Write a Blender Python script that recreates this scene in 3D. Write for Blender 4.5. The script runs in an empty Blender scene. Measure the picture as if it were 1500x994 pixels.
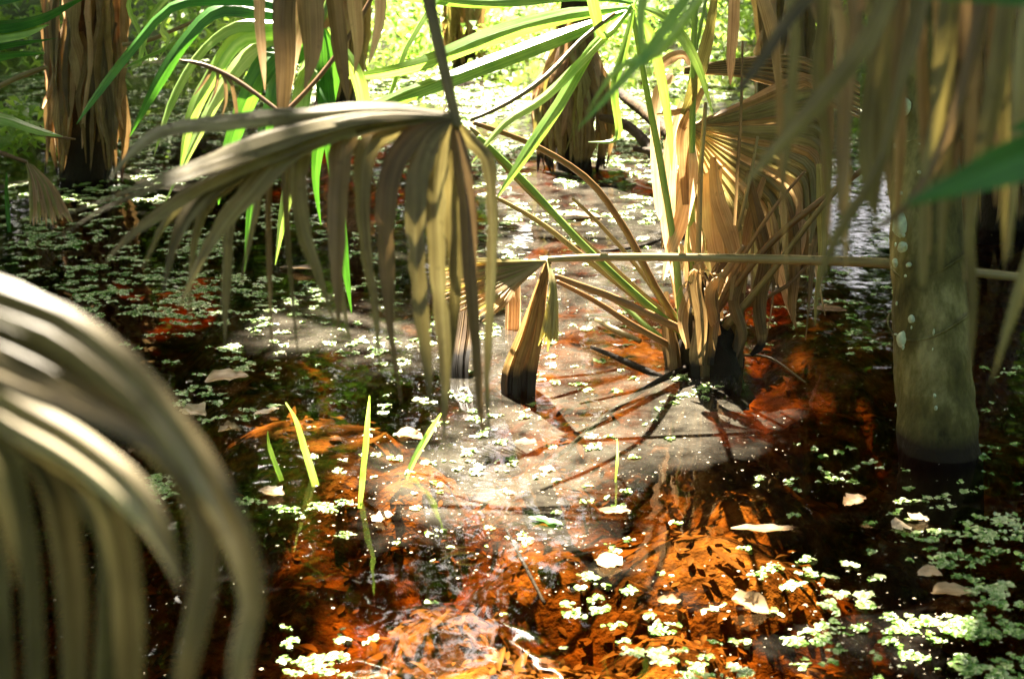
import bpy, math, random
from mathutils import Vector, Matrix, noise
R = math.radians
C = bpy.context.scene.collection
sc = bpy.context.scene
rnd = random.Random(11)

# ------------------------------------------------------------------ camera, sky, sun, exposure
CAM_H, PITCH, F = 1.35, R(18), 2083.33
cd = bpy.data.cameras.new('camera'); cam = bpy.data.objects.new('camera', cd); C.objects.link(cam)
cam.location = (0, 0, CAM_H); cam.rotation_euler = (R(90) - PITCH, 0, 0)
cd.lens = 50; cd.sensor_width = 36; cd.clip_start = .05; cd.clip_end = 400
cd.dof.use_dof = True; cd.dof.focus_distance = 4.0; cd.dof.aperture_fstop = 5.0
sc.camera = cam
SUN_EL, SUN_AZ = R(52), R(-16)            # azimuth measured from +Y towards +X
S = Vector((math.sin(SUN_AZ)*math.cos(SUN_EL), math.cos(SUN_AZ)*math.cos(SUN_EL), math.sin(SUN_EL)))
w = bpy.data.worlds.new('World'); sc.world = w; w.use_nodes = True
wn = w.node_tree.nodes; bg = wn['Background']
sky = wn.new('ShaderNodeTexSky'); sky.sky_type = 'NISHITA'; sky.sun_disc = False
sky.dust_density = 8; sky.ozone_density = .3; sky.air_density = .7
sky.sun_elevation = SUN_EL; sky.sun_rotation = SUN_AZ
w.node_tree.links.new(sky.outputs[0], bg.inputs[0]); bg.inputs[1].default_value = .05
ld = bpy.data.lights.new('sun', 'SUN'); ld.energy = 5; ld.angle = R(.5); ld.color = (1, .90, .72)
lo = bpy.data.objects.new('sun', ld); C.objects.link(lo); lo.location = S*30
lo.rotation_euler = (-S).to_track_quat('-Z', 'Y').to_euler()
sc.view_settings.view_transform = 'Standard'; sc.view_settings.look = 'None'
sc.view_settings.exposure = 3.65; sc.view_settings.gamma = 1
sc.render.engine = 'CYCLES'
cy = sc.cycles
cy.max_bounces = 7; cy.diffuse_bounces = 3; cy.glossy_bounces = 3; cy.transmission_bounces = 4; cy.transparent_max_bounces = 12
cy.caustics_reflective = False; cy.caustics_refractive = False; cy.use_denoising = True
cy.sample_clamp_indirect = 6; cy.volume_bounces = 0

# ------------------------------------------------------------------ places: a pixel of the 1500x994 view plus a depth gives a point
SP, CP = math.sin(PITCH), math.cos(PITCH)
def W(px, py, d):
    x = (px-750)/F*d; t = -(py-497)/F*d
    return Vector((x, d*CP + t*SP, CAM_H - d*SP + t*CP))
def gd(py): return CAM_H/(SP + (py-497)/F*CP)
def G(px, py, z=0.0):
    d = (CAM_H-z)/(SP + (py-497)/F*CP); return W(px, py, d)
def to_px(p):
    q = p - Vector((0, 0, CAM_H)); d = q.y*CP - q.z*SP
    if d < .05: return None
    u = q.y*SP + q.z*CP
    return 750 + q.x/d*F, 497 - u/d*F

# ------------------------------------------------------------------ objects
def tag(o, label=None, cat=None, group=None, kind=None):
    if label: o['label'] = label
    if cat: o['category'] = cat
    if group: o['group'] = group
    if kind: o['kind'] = kind
    return o
def empty(name, loc, label, cat, group=None):
    o = bpy.data.objects.new(name, None); C.objects.link(o); o.location = loc; o.empty_display_size = .1
    return tag(o, label, cat, group)
def link(name, me, mat, parent=None):
    o = bpy.data.objects.new(name, me); C.objects.link(o)
    if mat and not me.materials: me.materials.append(mat)
    if parent:
        o.parent = parent
        if parent.parent: o.location = -(parent.location + parent.parent.location)
        else: o.location = -parent.location
    return o
class MB:
    def __init__(s): s.v = []; s.f = []; s.uv = []
    def add(s, vs, fs, uvs):
        b = len(s.v); s.v += vs; s.f += [tuple(b+i for i in f) for f in fs]; s.uv += uvs
    def build(s, name, mat, parent=None, smooth=True):
        me = bpy.data.meshes.new(name); me.from_pydata([tuple(p) for p in s.v], [], s.f)
        ul = me.uv_layers.new(name='UV')
        li = [0]*len(me.loops); me.loops.foreach_get('vertex_index', li)
        buf = []
        for i in li: buf += s.uv[i]
        ul.data.foreach_set('uv', buf)
        if smooth: me.polygons.foreach_set('use_smooth', [True]*len(me.polygons))
        me.update()
        return link(name, me, mat, parent)
def spline(P, n):
    """resample control tuples (any length) by Catmull-Rom, n steps in all"""
    out = []; m = len(P)-1
    for k in range(n+1):
        t = k/n*m; i = min(int(t), m-1); u = t-i
        p0, p1, p2, p3 = P[max(i-1, 0)], P[i], P[i+1], P[min(i+2, m)]
        out.append([.5*((2*b)+(c-a)*u+(2*a-5*b+4*c-e)*u*u+(3*b-a-3*c+e)*u**3) for a, b, c, e in zip(p0, p1, p2, p3)])
    return out
def strip(mb, pts, wid, normal, fold=.25, twist=(0, 0), wav=.06, seed=0, ribs=1, torn=0):
    """a leaf strip with a folded midrib; pts world points, wid full widths, normal the facing direction"""
    n = len(pts); vs = []; uv = []; L = 0
    prof = (-1, -.5, 0, .5, 1) if ribs < 2 else tuple(-1+2*i/(2*ribs) for i in range(2*ribs+1))
    m = len(prof)
    for i, p in enumerate(pts):
        t = (pts[min(i+1, n-1)] - pts[max(i-1, 0)]).normalized()
        if i: L += (pts[i]-pts[i-1]).length
        N = (normal - t*normal.dot(t))
        N = N.normalized() if N.length > 1e-4 else t.orthogonal().normalized()
        a = twist[0] + (twist[1]-twist[0])*i/(n-1) + wav*3*noise.noise(Vector((seed*3.7, L*7, 1.3)))
        Wd = t.cross(N); q = Matrix.Rotation(a, 3, t); N = q @ N; Wd = q @ Wd
        h = wid[i]/2
        for j, s in enumerate(prof):
            z = -fold*(abs(s)-.5) if ribs < 2 else (fold if j % 2 else -fold)*.5/ribs
            jj = 0
            if j in (0, m-1):
                jj = wav*noise.noise(Vector((seed*1.9+j, L*26, 5)))
                if torn: jj -= torn*max(0, noise.noise(Vector((seed+j*9, L*60, 2))))
            vs.append(p + Wd*(h*(s*(1+jj))) + N*(h*(z+jj*.5))); uv.append((s*h+seed*.37, L+seed*1.7))
    fs = [(i*m+j, i*m+j+1, (i+1)*m+j+1, (i+1)*m+j) for i in range(n-1) for j in range(m-1)]
    mb.add(vs, fs, uv)
sid = [0]
def blade(name, P, mat, parent, n=12, normal=None, fold=.3, twist=None, wav=.1, ribs=1, jit=.25, torn=0):
    """P: control (px, py, depth, width in px)"""
    sid[0] += 1
    Q = spline(P, n)
    pts = [W(q[0], q[1], q[2]) for q in Q]
    wd = [max(q[3], .6)/F*q[2] for q in Q]
    if normal is None: normal = Vector((rnd.uniform(-jit, jit), -1, rnd.uniform(-.1, .5)))
    if twist is None: twist = (rnd.uniform(-.25, .25), rnd.uniform(-.6, .6))
    mb = MB(); strip(mb, pts, wd, normal, fold, twist, wav, sid[0], ribs, torn)
    o = mb.build(name, mat, parent)
    m = 5 if ribs < 2 else 2*ribs+1; cr = (2,) if ribs < 2 else range(1, m-1)
    for e in o.data.edges:
        a, b = e.vertices
        if abs(a-b) == m and a % m in cr: e.use_edge_sharp = True
    return o
def tube_mb(mb, pts, rad, k=8, seed=0, rough=0, flat=1.0, cap=True):
    n = len(pts); vs = []; uv = []; L = 0
    ref = Vector((0, -1, .2))
    for i, p in enumerate(pts):
        t = (pts[min(i+1, n-1)] - pts[max(i-1, 0)]).normalized()
        if i: L += (pts[i]-pts[i-1]).length
        a = ref - t*ref.dot(t); a = a.normalized() if a.length > .05 else t.orthogonal().normalized(); b = t.cross(a)
        for j in range(k):
            an = 2*math.pi*j/k
            d = a*math.cos(an)*flat + b*math.sin(an)
            r = rad[i]*(1 + rough*noise.noise(p*9/max(rad[i]*10, .3)+d*1.5+Vector((seed, 0, 0))))
            vs.append(p + d*r); uv.append((j/k*rad[i]*6, L))
    fs = [(i*k+j, i*k+(j+1) % k, (i+1)*k+(j+1) % k, (i+1)*k+j) for i in range(n-1) for j in range(k)]
    if cap: fs += [tuple(range(k))[::-1], tuple((n-1)*k+j for j in range(k))]
    mb.add(vs, fs, uv)
def tube(name, P, mat, parent=None, n=14, k=8, rough=.05, flat=1.0):
    """P: control (px, py, depth, thickness px)"""
    sid[0] += 1
    Q = spline(P, n); mb = MB()
    tube_mb(mb, [W(q[0], q[1], q[2]) for q in Q], [max(q[3], .5)/F*q[2]/2 for q in Q], k, sid[0], rough, flat)
    return mb.build(name, mat, parent)

# ------------------------------------------------------------------ materials
def mat(name):
    m = bpy.data.materials.new(name); m.use_nodes = True; nt = m.node_tree
    for x in list(nt.nodes): nt.nodes.remove(x)
    return m, nt
def nd(nt, t, **kw):
    x = nt.nodes.new(t)
    for k, v in kw.items(): setattr(x, k, v)
    return x
def ramp(nt, stops, src):
    r = nd(nt, 'ShaderNodeValToRGB'); e = r.color_ramp.elements
    e[0].position, e[0].color = stops[0][0], (*stops[0][1], 1); e[1].position, e[1].color = stops[-1][0], (*stops[-1][1], 1)
    for p, c in stops[1:-1]:
        q = e.new(p); q.color = (*c, 1)
    nt.links.new(src, r.inputs[0]); return r.outputs[0]
def leaf_mat(name, dark, mid, light, trans=.4, rough=.5, streak=260, spots=.25, tcol=None, tail=None, wet=False, spec=.35):
    m, nt = mat(name); L = nt.links.new
    uv = nd(nt, 'ShaderNodeUVMap'); mp = nd(nt, 'ShaderNodeMapping'); mp.inputs['Scale'].default_value = (streak, 5, 1)
    L(uv.outputs[0], mp.inputs[0])
    n1 = nd(nt, 'ShaderNodeTexNoise'); n1.inputs['Scale'].default_value = 1; n1.inputs['Detail'].default_value = 4; L(mp.outputs[0], n1.inputs[0])
    geo = nd(nt, 'ShaderNodeNewGeometry')
    n2 = nd(nt, 'ShaderNodeTexNoise'); n2.inputs['Scale'].default_value = 14; n2.inputs['Detail'].default_value = 5; L(geo.outputs['Position'], n2.inputs[0])
    oi = nd(nt, 'ShaderNodeObjectInfo')
    a = nd(nt, 'ShaderNodeMath', operation='MULTIPLY_ADD'); L(n2.outputs[0], a.inputs[0]); a.inputs[1].default_value = .6; L(n1.outputs[0], a.inputs[2])
    b = nd(nt, 'ShaderNodeMath', operation='MULTIPLY_ADD'); L(oi.outputs['Random'], b.inputs[0]); b.inputs[1].default_value = .34; L(a.outputs[0], b.inputs[2])
    c = nd(nt, 'ShaderNodeMath', operation='SUBTRACT'); L(b.outputs[0], c.inputs[0]); c.inputs[1].default_value = .47
    col = ramp(nt, [(.18, dark), (.5, mid), (.85, light)], c.outputs[0])
    # small dark rot spots
    n3 = nd(nt, 'ShaderNodeTexNoise'); n3.inputs['Scale'].default_value = 60; n3.inputs['Detail'].default_value = 2; L(geo.outputs['Position'], n3.inputs[0])
    sp = ramp(nt, [(.66, (0, 0, 0)), (.72, (1, 1, 1))], n3.outputs[0])
    sm = nd(nt, 'ShaderNodeMath', operation='MULTIPLY'); L(sp, sm.inputs[0]); sm.inputs[1].default_value = spots
    mx = nd(nt, 'ShaderNodeMix', data_type='RGBA'); L(sm.outputs[0], mx.inputs[0]); L(col, mx.inputs[6]); mx.inputs[7].default_value = (.035, .02, .01, 1)
    out_col = mx.outputs[2]
    if wet:      # soaked dark foot where the leaf stands in the water
        sx = nd(nt, 'ShaderNodeSeparateXYZ'); L(geo.outputs['Position'], sx.inputs[0])
        nn = nd(nt, 'ShaderNodeMath', operation='MULTIPLY_ADD'); L(n2.outputs[0], nn.inputs[0]); nn.inputs[1].default_value = -.10; L(sx.outputs[2], nn.inputs[2])
        wr = ramp(nt, [(0, (1, 1, 1)), (.035, (0, 0, 0))], nn.outputs[0])
        m2 = nd(nt, 'ShaderNodeMix', data_type='RGBA'); L(wr, m2.inputs[0]); L(out_col, m2.inputs[6]); m2.inputs[7].default_value = (.012, .007, .004, 1); out_col = m2.outputs[2]
    p = nd(nt, 'ShaderNodeBsdfPrincipled'); L(out_col, p.inputs['Base Color']); p.inputs['Roughness'].default_value = rough
    p.inputs['Specular IOR Level'].default_value = spec
    bp = nd(nt, 'ShaderNodeBump'); bp.inputs['Strength'].default_value = .35; bp.inputs['Distance'].default_value = .002
    L(n1.outputs[0], bp.inputs['Height']); L(bp.outputs[0], p.inputs['Normal'])
    t = nd(nt, 'ShaderNodeBsdfTranslucent')
    tm = nd(nt, 'ShaderNodeMix', data_type='RGBA', blend_type='MULTIPLY'); tm.inputs[0].default_value = 1; L(out_col, tm.inputs[6]); tm.inputs[7].default_value = (*(tcol or (1.35, 1.25, 1.0)), 1)
    L(tm.outputs[2], t.inputs[0])
    s = nd(nt, 'ShaderNodeMixShader'); s.inputs[0].default_value = trans; L(p.outputs[0], s.inputs[1]); L(t.outputs[0], s.inputs[2])
    o = nd(nt, 'ShaderNodeOutputMaterial'); L(s.outputs[0], o.inputs[0])
    return m
M = {}
M['dry'] = leaf_mat('dry_leaf', (.14, .08, .035), (.37, .235, .115), (.60, .44, .26), .45, .55)
M['dry_wet'] = leaf_mat('dry_leaf_wet_foot', (.10, .055, .022), (.24, .145, .06), (.42, .29, .14), .3, .55, wet=True)
M['pink'] = leaf_mat('fresh_dead_leaf', (.34, .19, .11), (.60, .40, .26), (.80, .64, .47), .55, .5)
M['olive'] = leaf_mat('fading_leaf', (.09, .068, .028), (.21, .165, .08), (.42, .355, .2), .34, .5, tcol=(1.3, 1.3, .85))
M['dolive'] = leaf_mat('dull_olive_leaf', (.08, .062, .022), (.19, .15, .058), (.37, .31, .14), .4, .5, tcol=(1.35, 1.3, .8))
M['shade_olive'] = leaf_mat('shaded_olive_leaf', (.025, .021, .008), (.085, .068, .028), (.22, .18, .08), .08, .6, streak=110, spots=.6, spec=.15)  # darker, barely translucent olive: shade painted on the near frond's hanging leaflets
M['yolive'] = leaf_mat('yellowing_leaf', (.20, .155, .055), (.37, .305, .12), (.54, .47, .24), .42, .5, tcol=(1.3, 1.3, .7))
M['grey'] = leaf_mat('weathered_leaf', (.035, .026, .010), (.13, .098, .042), (.44, .37, .23), .15, .5, spec=.25, streak=110, spots=.6)
M['brown'] = leaf_mat('brown_leaf', (.09, .058, .027), (.19, .125, .06), (.32, .22, .115), .35, .5)
M['green'] = leaf_mat('green_leaf', (.03, .10, .02), (.06, .19, .035), (.12, .30, .06), .45, .35, spots=.05, tcol=(1.7, 1.7, .6))
M['bright'] = leaf_mat('sunlit_green_leaf', (.14, .32, .05), (.30, .50, .12), (.52, .66, .30), .5, .3, spots=.03, tcol=(1.5, 1.4, .7), spec=.6)  # paler green copy: sunlight put into colour of lit blades; also the shoots
M['stalk'] = leaf_mat('dry_stalk', (.13, .085, .03), (.26, .18, .07), (.42, .31, .14), .0, .4, streak=160, spots=.4, spec=.5)
M['gstalk'] = leaf_mat('green_stalk', (.11, .20, .03), (.22, .34, .07), (.38, .48, .15), .1, .35, streak=160, spots=.1, spec=.5)
M['rstalk'] = leaf_mat('red_brown_stalk', (.10, .045, .015), (.20, .10, .035), (.32, .17, .07), .0, .4, streak=160, spec=.5)
M['under'] = leaf_mat('shrub_leaf', (.12, .24, .05), (.25, .40, .10), (.42, .55, .22), .5, .4, spots=0, tcol=(1.5, 1.5, .6))
M['canopy'] = leaf_mat('canopy_leaf', (.03, .07, .015), (.05, .11, .025), (.08, .16, .04), .25, .5, spots=0, tcol=(1.5, 1.5, .5))  # dark green; on the woodland the dark colour stands in for shade
M['litter'] = leaf_mat('sunken_leaf', (.13, .07, .028), (.25, .15, .06), (.48, .32, .15), .2, .6, streak=60, spots=.5)
M['float'] = leaf_mat('floating_leaf', (.34, .22, .10), (.60, .44, .25), (.80, .70, .50), .3, .45, streak=60, spots=.3)

def bark_mat(name, c0, c1, c2, scale=9, wet=.09):
    m, nt = mat(name); L = nt.links.new
    geo = nd(nt, 'ShaderNodeNewGeometry'); mp = nd(nt, 'ShaderNodeMapping'); mp.inputs['Scale'].default_value = (1, 1, .45); L(geo.outputs['Position'], mp.inputs[0])
    n = nd(nt, 'ShaderNodeTexNoise'); n.inputs['Scale'].default_value = scale; n.inputs['Detail'].default_value = 8; n.inputs['Roughness'].default_value = .65; L(mp.outputs[0], n.inputs[0])
    n2 = nd(nt, 'ShaderNodeTexNoise'); n2.inputs['Scale'].default_value = scale*6; n2.inputs['Detail'].default_value = 4; L(mp.outputs[0], n2.inputs[0])
    col = ramp(nt, [(.34, c0), (.5, c1), (.64, c2)], n.outputs[0])
    sx = nd(nt, 'ShaderNodeSeparateXYZ'); L(geo.outputs['Position'], sx.inputs[0])
    wz = nd(nt, 'ShaderNodeMath', operation='MULTIPLY_ADD'); L(n.outputs[0], wz.inputs[0]); wz.inputs[1].default_value = -wet*3.2; L(sx.outputs[2], wz.inputs[2])
    wr = ramp(nt, [(0.0, (1, 1, 1)), (wet*1.6, (0, 0, 0))], wz.outputs[0])
    m2 = nd(nt, 'ShaderNodeMix', data_type='RGBA'); L(wr, m2.inputs[0]); L(col, m2.inputs[6]); m2.inputs[7].default_value = (.02, .013, .007, 1)
    p = nd(nt, 'ShaderNodeBsdfPrincipled'); L(m2.outputs[2], p.inputs[0]); p.inputs['Roughness'].default_value = .75; p.inputs['Specular IOR Level'].default_value = .2
    ad = nd(nt, 'ShaderNodeMath', operation='MULTIPLY_ADD'); L(n2.outputs[0], ad.inputs[0]); ad.inputs[1].default_value = .4; L(n.outputs[0], ad.inputs[2])
    bp = nd(nt, 'ShaderNodeBump'); bp.inputs['Strength'].default_value = .7; bp.inputs['Distance'].default_value = .02; L(ad.outputs[0], bp.inputs['Height']); L(bp.outputs[0], p.inputs['Normal'])
    o = nd(nt, 'ShaderNodeOutputMaterial'); L(p.outputs[0], o.inputs[0]); return m
M['bark'] = bark_mat('mossy_bark', (.03, .024, .007), (.13, .11, .035), (.36, .30, .13), 8, .02)
M['dbark'] = bark_mat('dark_bark', (.03, .018, .009), (.075, .045, .02), (.15, .09, .04), 14)
def plain(name, c, rough=.7, nz=.3, scale=40):
    m, nt = mat(name); L = nt.links.new
    geo = nd(nt, 'ShaderNodeNewGeometry'); n = nd(nt, 'ShaderNodeTexNoise'); n.inputs['Scale'].default_value = scale; n.inputs['Detail'].default_value = 5; L(geo.outputs['Position'], n.inputs[0])
    col = ramp(nt, [(.3, tuple(x*(1-nz) for x in c)), (.7, tuple(min(1, x*(1+nz)) for x in c))], n.outputs[0])
    p = nd(nt, 'ShaderNodeBsdfPrincipled'); L(col, p.inputs[0]); p.inputs['Roughness'].default_value = rough
    o = nd(nt, 'ShaderNodeOutputMaterial'); L(p.outputs[0], o.inputs[0]); return m
M['lichen'] = plain('lichen', (.52, .56, .38), .8, .25, 90)
M['fleck'] = plain('pollen_fleck', (.5, .42, .28), .7, .3)
M['soil'] = plain('bank_soil', (.10, .13, .045), .9, .6, 3)

# water fern: small green floating fronds, colour varies from clump to clump
def fern_mat():
    m, nt = mat('water_fern'); L = nt.links.new
    geo = nd(nt, 'ShaderNodeNewGeometry')
    n = nd(nt, 'ShaderNodeTexNoise'); n.inputs['Scale'].default_value = 5; n.inputs['Detail'].default_value = 3; L(geo.outputs['Position'], n.inputs[0])
    ri = geo.outputs['Random Per Island']
    a = nd(nt, 'ShaderNodeMath', operation='MULTIPLY_ADD'); L(ri, a.inputs[0]); a.inputs[1].default_value = .35; L(n.outputs[0], a.inputs[2])
    col = ramp(nt, [(.35, (.05, .14, .012)), (.62, (.19, .36, .045)), (.85, (.56, .62, .30))], a.outputs[0])
    p = nd(nt, 'ShaderNodeBsdfPrincipled'); L(col, p.inputs[0]); p.inputs['Roughness'].default_value = .4; p.inputs['Specular IOR Level'].default_value = .7
    t = nd(nt, 'ShaderNodeBsdfTranslucent'); L(col, t.inputs[0])
    s = nd(nt, 'ShaderNodeMixShader'); s.inputs[0].default_value = .15; L(p.outputs[0], s.inputs[1]); L(t.outputs[0], s.inputs[2])
    o = nd(nt, 'ShaderNodeOutputMaterial'); L(s.outputs[0], o.inputs[0]); return m
M['fern'] = fern_mat()

# water: tea-coloured transparent body, mirror reflection by Fresnel, a pale film in patches
def water_mat():
    m, nt = mat('swamp_water'); L = nt.links.new
    geo = nd(nt, 'ShaderNodeNewGeometry')
    rp = nd(nt, 'ShaderNodeTexNoise'); rp.inputs['Scale'].default_value = 5; rp.inputs['Detail'].default_value = 2; L(geo.outputs['Position'], rp.inputs[0])
    bp = nd(nt, 'ShaderNodeBump'); bp.inputs['Strength'].default_value = .3; bp.inputs['Distance'].default_value = .012; L(rp.outputs[0], bp.inputs['Height'])
    tr = nd(nt, 'ShaderNodeBsdfTransparent')
    gl = nd(nt, 'ShaderNodeBsdfGlossy'); gl.inputs['Roughness'].default_value = .03; L(bp.outputs[0], gl.inputs['Normal'])
    fr = nd(nt, 'ShaderNodeFresnel'); fr.inputs[0].default_value = 1.36; L(bp.outputs[0], fr.inputs['Normal'])
    # film patches (placed by the film attribute)
    n = nd(nt, 'ShaderNodeTexNoise'); n.inputs['Scale'].default_value = 2.3; n.inputs['Detail'].default_value = 7; n.inputs['Roughness'].default_value = .62; n.inputs['Distortion'].default_value = .6; L(geo.outputs['Position'], n.inputs[0])
    att = nd(nt, 'ShaderNodeAttribute'); att.attribute_name = 'film'
    ad = nd(nt, 'ShaderNodeMath', operation='MULTIPLY_ADD'); L(n.outputs[0], ad.inputs[0]); ad.inputs[1].default_value = 2.3; L(att.outputs['Fac'], ad.inputs[2])
    mr = nd(nt, 'ShaderNodeMapRange'); mr.inputs[1].default_value = 1.3; mr.inputs[2].default_value = 2.1; L(ad.outputs[0], mr.inputs[0])
    fl = ramp(nt, [(0, (0, 0, 0)), (1, (1, 1, 1))], mr.outputs[0])
    n2 = nd(nt, 'ShaderNodeTexNoise'); n2.inputs['Scale'].default_value = 7; n2.inputs['Detail'].default_value = 10; n2.inputs['Roughness'].default_value = .68; L(geo.outputs['Position'], n2.inputs[0])
    f2 = ramp(nt, [(.36, (.04, .04, .04)), (.5, (.3, .3, .3)), (.66, (.6, .6, .6))], n2.outputs[0])
    mu = nd(nt, 'ShaderNodeMath', operation='MULTIPLY'); L(fl, mu.inputs[0]); L(f2, mu.inputs[1])
    df = nd(nt, 'ShaderNodeBsdfDiffuse'); df.inputs[0].default_value = (.12, .106, .082, 1)
    s1 = nd(nt, 'ShaderNodeMixShader'); L(mu.outputs[0], s1.inputs[0]); L(tr.outputs[0], s1.inputs[1]); L(df.outputs[0], s1.inputs[2])
    s2 = nd(nt, 'ShaderNodeMixShader'); L(fr.outputs[0], s2.inputs[0]); L(s1.outputs[0], s2.inputs[1]); L(gl.outputs[0], s2.inputs[2])
    o = nd(nt, 'ShaderNodeOutputMaterial'); L(s2.outputs[0], o.inputs[0])
    # tannin in the body of the water soaks up blue, then green, then red with distance
    va = nd(nt, 'ShaderNodeVolumeAbsorption'); va.inputs['Color'].default_value = (.76, .575, .20, 1); va.inputs['Density'].default_value = 5.2
    L(va.outputs[0], o.inputs['Volume'])
    return m
M['water'] = water_mat()
def bed_mat():
    m, nt = mat('pond_mud'); L = nt.links.new
    geo = nd(nt, 'ShaderNodeNewGeometry')
    n = nd(nt, 'ShaderNodeTexNoise'); n.inputs['Scale'].default_value = 6.5; n.inputs['Detail'].default_value = 8; n.inputs['Roughness'].default_value = .65; L(geo.outputs['Position'], n.inputs[0])
    col = ramp(nt, [(.36, (.03, .014, .006)), (.47, (.12, .06, .022)), (.56, (.30, .17, .065)), (.68, (.60, .42, .20))], n.outputs[0])
    n2 = nd(nt, 'ShaderNodeTexNoise'); n2.inputs['Scale'].default_value = 30; n2.inputs['Detail'].default_value = 5; L(geo.outputs['Position'], n2.inputs[0])
    p = nd(nt, 'ShaderNodeBsdfPrincipled'); L(col, p.inputs[0]); p.inputs['Roughness'].default_value = .9
    bp = nd(nt, 'ShaderNodeBump'); bp.inputs['Strength'].default_value = 1; bp.inputs['Distance'].default_value = .03; L(n2.outputs[0], bp.inputs['Height']); L(bp.outputs[0], p.inputs['Normal'])
    o = nd(nt, 'ShaderNodeOutputMaterial'); L(p.outputs[0], o.inputs[0]); return m
M['bed'] = bed_mat()

# ------------------------------------------------------------------ helper maps in the view's pixels over the water
def blob(px, py, cx, cy, rx, ry, rot=0):
    a = R(rot); dx, dy = px-cx, py-cy
    u = (dx*math.cos(a)+dy*math.sin(a))/rx; v = (-dx*math.sin(a)+dy*math.cos(a))/ry
    return math.exp(-(u*u+v*v)**1.5*.7)
# sunlit places on the water: (cx, cy, rx, ry, rotation, how open)
LIT = [(720, 150, 330, 120, 0, 1), (900, 300, 260, 110, 0, 1), (880, 420, 330, 110, 0, 1), (700, 540, 260, 110, 0, 1),
       (860, 640, 270, 90, 0, 1), (900, 740, 280, 90, 0, 1), (760, 820, 190, 90, 0, .95), (720, 930, 230, 70, 0, .85),
       (480, 455, 110, 90, 0, .9), (450, 520, 180, 80, 0, 1), (470, 600, 110, 60, 0, .85), (1130, 400, 100, 60, 0, .8),
       (1220, 420, 80, 30, 0, .75), (1100, 560, 40, 60, 0, .4), (1200, 880, 120, 45, 15, 1), (1290, 925, 210, 80, 10, 1), (1060, 965, 110, 45, 30, .9),
       (1320, 850, 50, 20, 10, .85), (290, 170, 120, 40, 0, .5), (20, 236, 50, 8, 0, .5), (60, 130, 110, 30, 0, .6), (230, 110, 90, 60, 0, .6), (1110, 640, 60, 50, 0, .8),
       (300, 600, 60, 30, 0, .7), (1000, 520, 90, 60, 0, .7), (540, 770, 80, 50, 0, .6), (300, 110, 120, 12, 0, .6)]
def lit(px, py):
    v = 0
    for c in LIT: v = max(v, c[5]*blob(px, py, *c[:5]))
    return v
# ferns: (cx, cy, rx, ry, rotation, density)
FERN = [(200, 150, 260, 70, 0, 1.8), (720, 160, 380, 70, 0, 3.0), (900, 230, 300, 50, 0, 1.2), (950, 260, 150, 40, 0, .7), (160, 330, 260, 90, 0, 1.0), (130, 450, 200, 60, 0, .6), (330, 420, 130, 60, 0, .5),
        (450, 460, 200, 60, 0, .28), (330, 560, 80, 60, 0, .4), (700, 620, 200, 90, 0, .25), (850, 880, 200, 60, 0, .07), (850, 420, 200, 100, 0, .22), (640, 480, 80, 60, 0, .4), (700, 330, 300, 50, 0, .5), (560, 500, 200, 60, 0, .12),
        (440, 745, 90, 12, 0, .6), (245, 705, 30, 30, 0, .8), (1240, 420, 90, 30, 0, .55), (1240, 490, 60, 20, 0, .4), (1330, 700, 190, 70, 0, .16),
        (1440, 800, 110, 60, 0, .45), (1450, 930, 80, 80, 0, .4), (1210, 860, 120, 40, 10, .22), (1290, 935, 140, 40, 0, .32), (1030, 975, 110, 24, 0, .4),
        (880, 890, 120, 50, 0, .14), (470, 960, 60, 40, 0, .3), (800, 760, 200, 80, 0, .07), (1190, 700, 60, 20, 0, .3), (1000, 560, 60, 30, 0, .4),
        (1200, 250, 200, 60, 0, .4), (560, 790, 60, 30, 0, .2), (1120, 480, 60, 30, 0, .3), (900, 500, 70, 40, 0, .35), (1450, 560, 60, 40, 0, .2)]
def fern(px, py):
    return min(3.2, sum(c[5]*blob(px, py, *c[:5]) for c in FERN))
FILM = [(950, 580, 180, 80, 0, .9), (860, 640, 200, 60, 0, .9), (830, 400, 330, 110, 0, .9), (800, 520, 200, 60, 0, .8), (450, 480, 150, 30, 0, .7), (840, 290, 120, 40, 0, 1),
        (680, 700, 160, 60, 0, .7), (780, 770, 130, 80, 0, .6), (1000, 330, 100, 40, 0, .9), (1250, 950, 130, 40, 0, .6), (1110, 640, 60, 50, 0, .4),
        (460, 600, 120, 34, 0, -.9), (1060, 740, 150, 50, 0, -.9), (700, 940, 260, 60, 0, -.7), (650, 840, 90, 40, 0, -.4), (850, 320, 50, 15, 0, -.8), (560, 420, 80, 30, 0, -.5)]
def film(px, py):
    return sum(c[5]*math.exp(-.9*(((px-c[0])/c[2])**2+((py-c[1])/c[3])**2)) for c in FILM) + (.9*max(0, min(1, (290-py)/60)))

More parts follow.
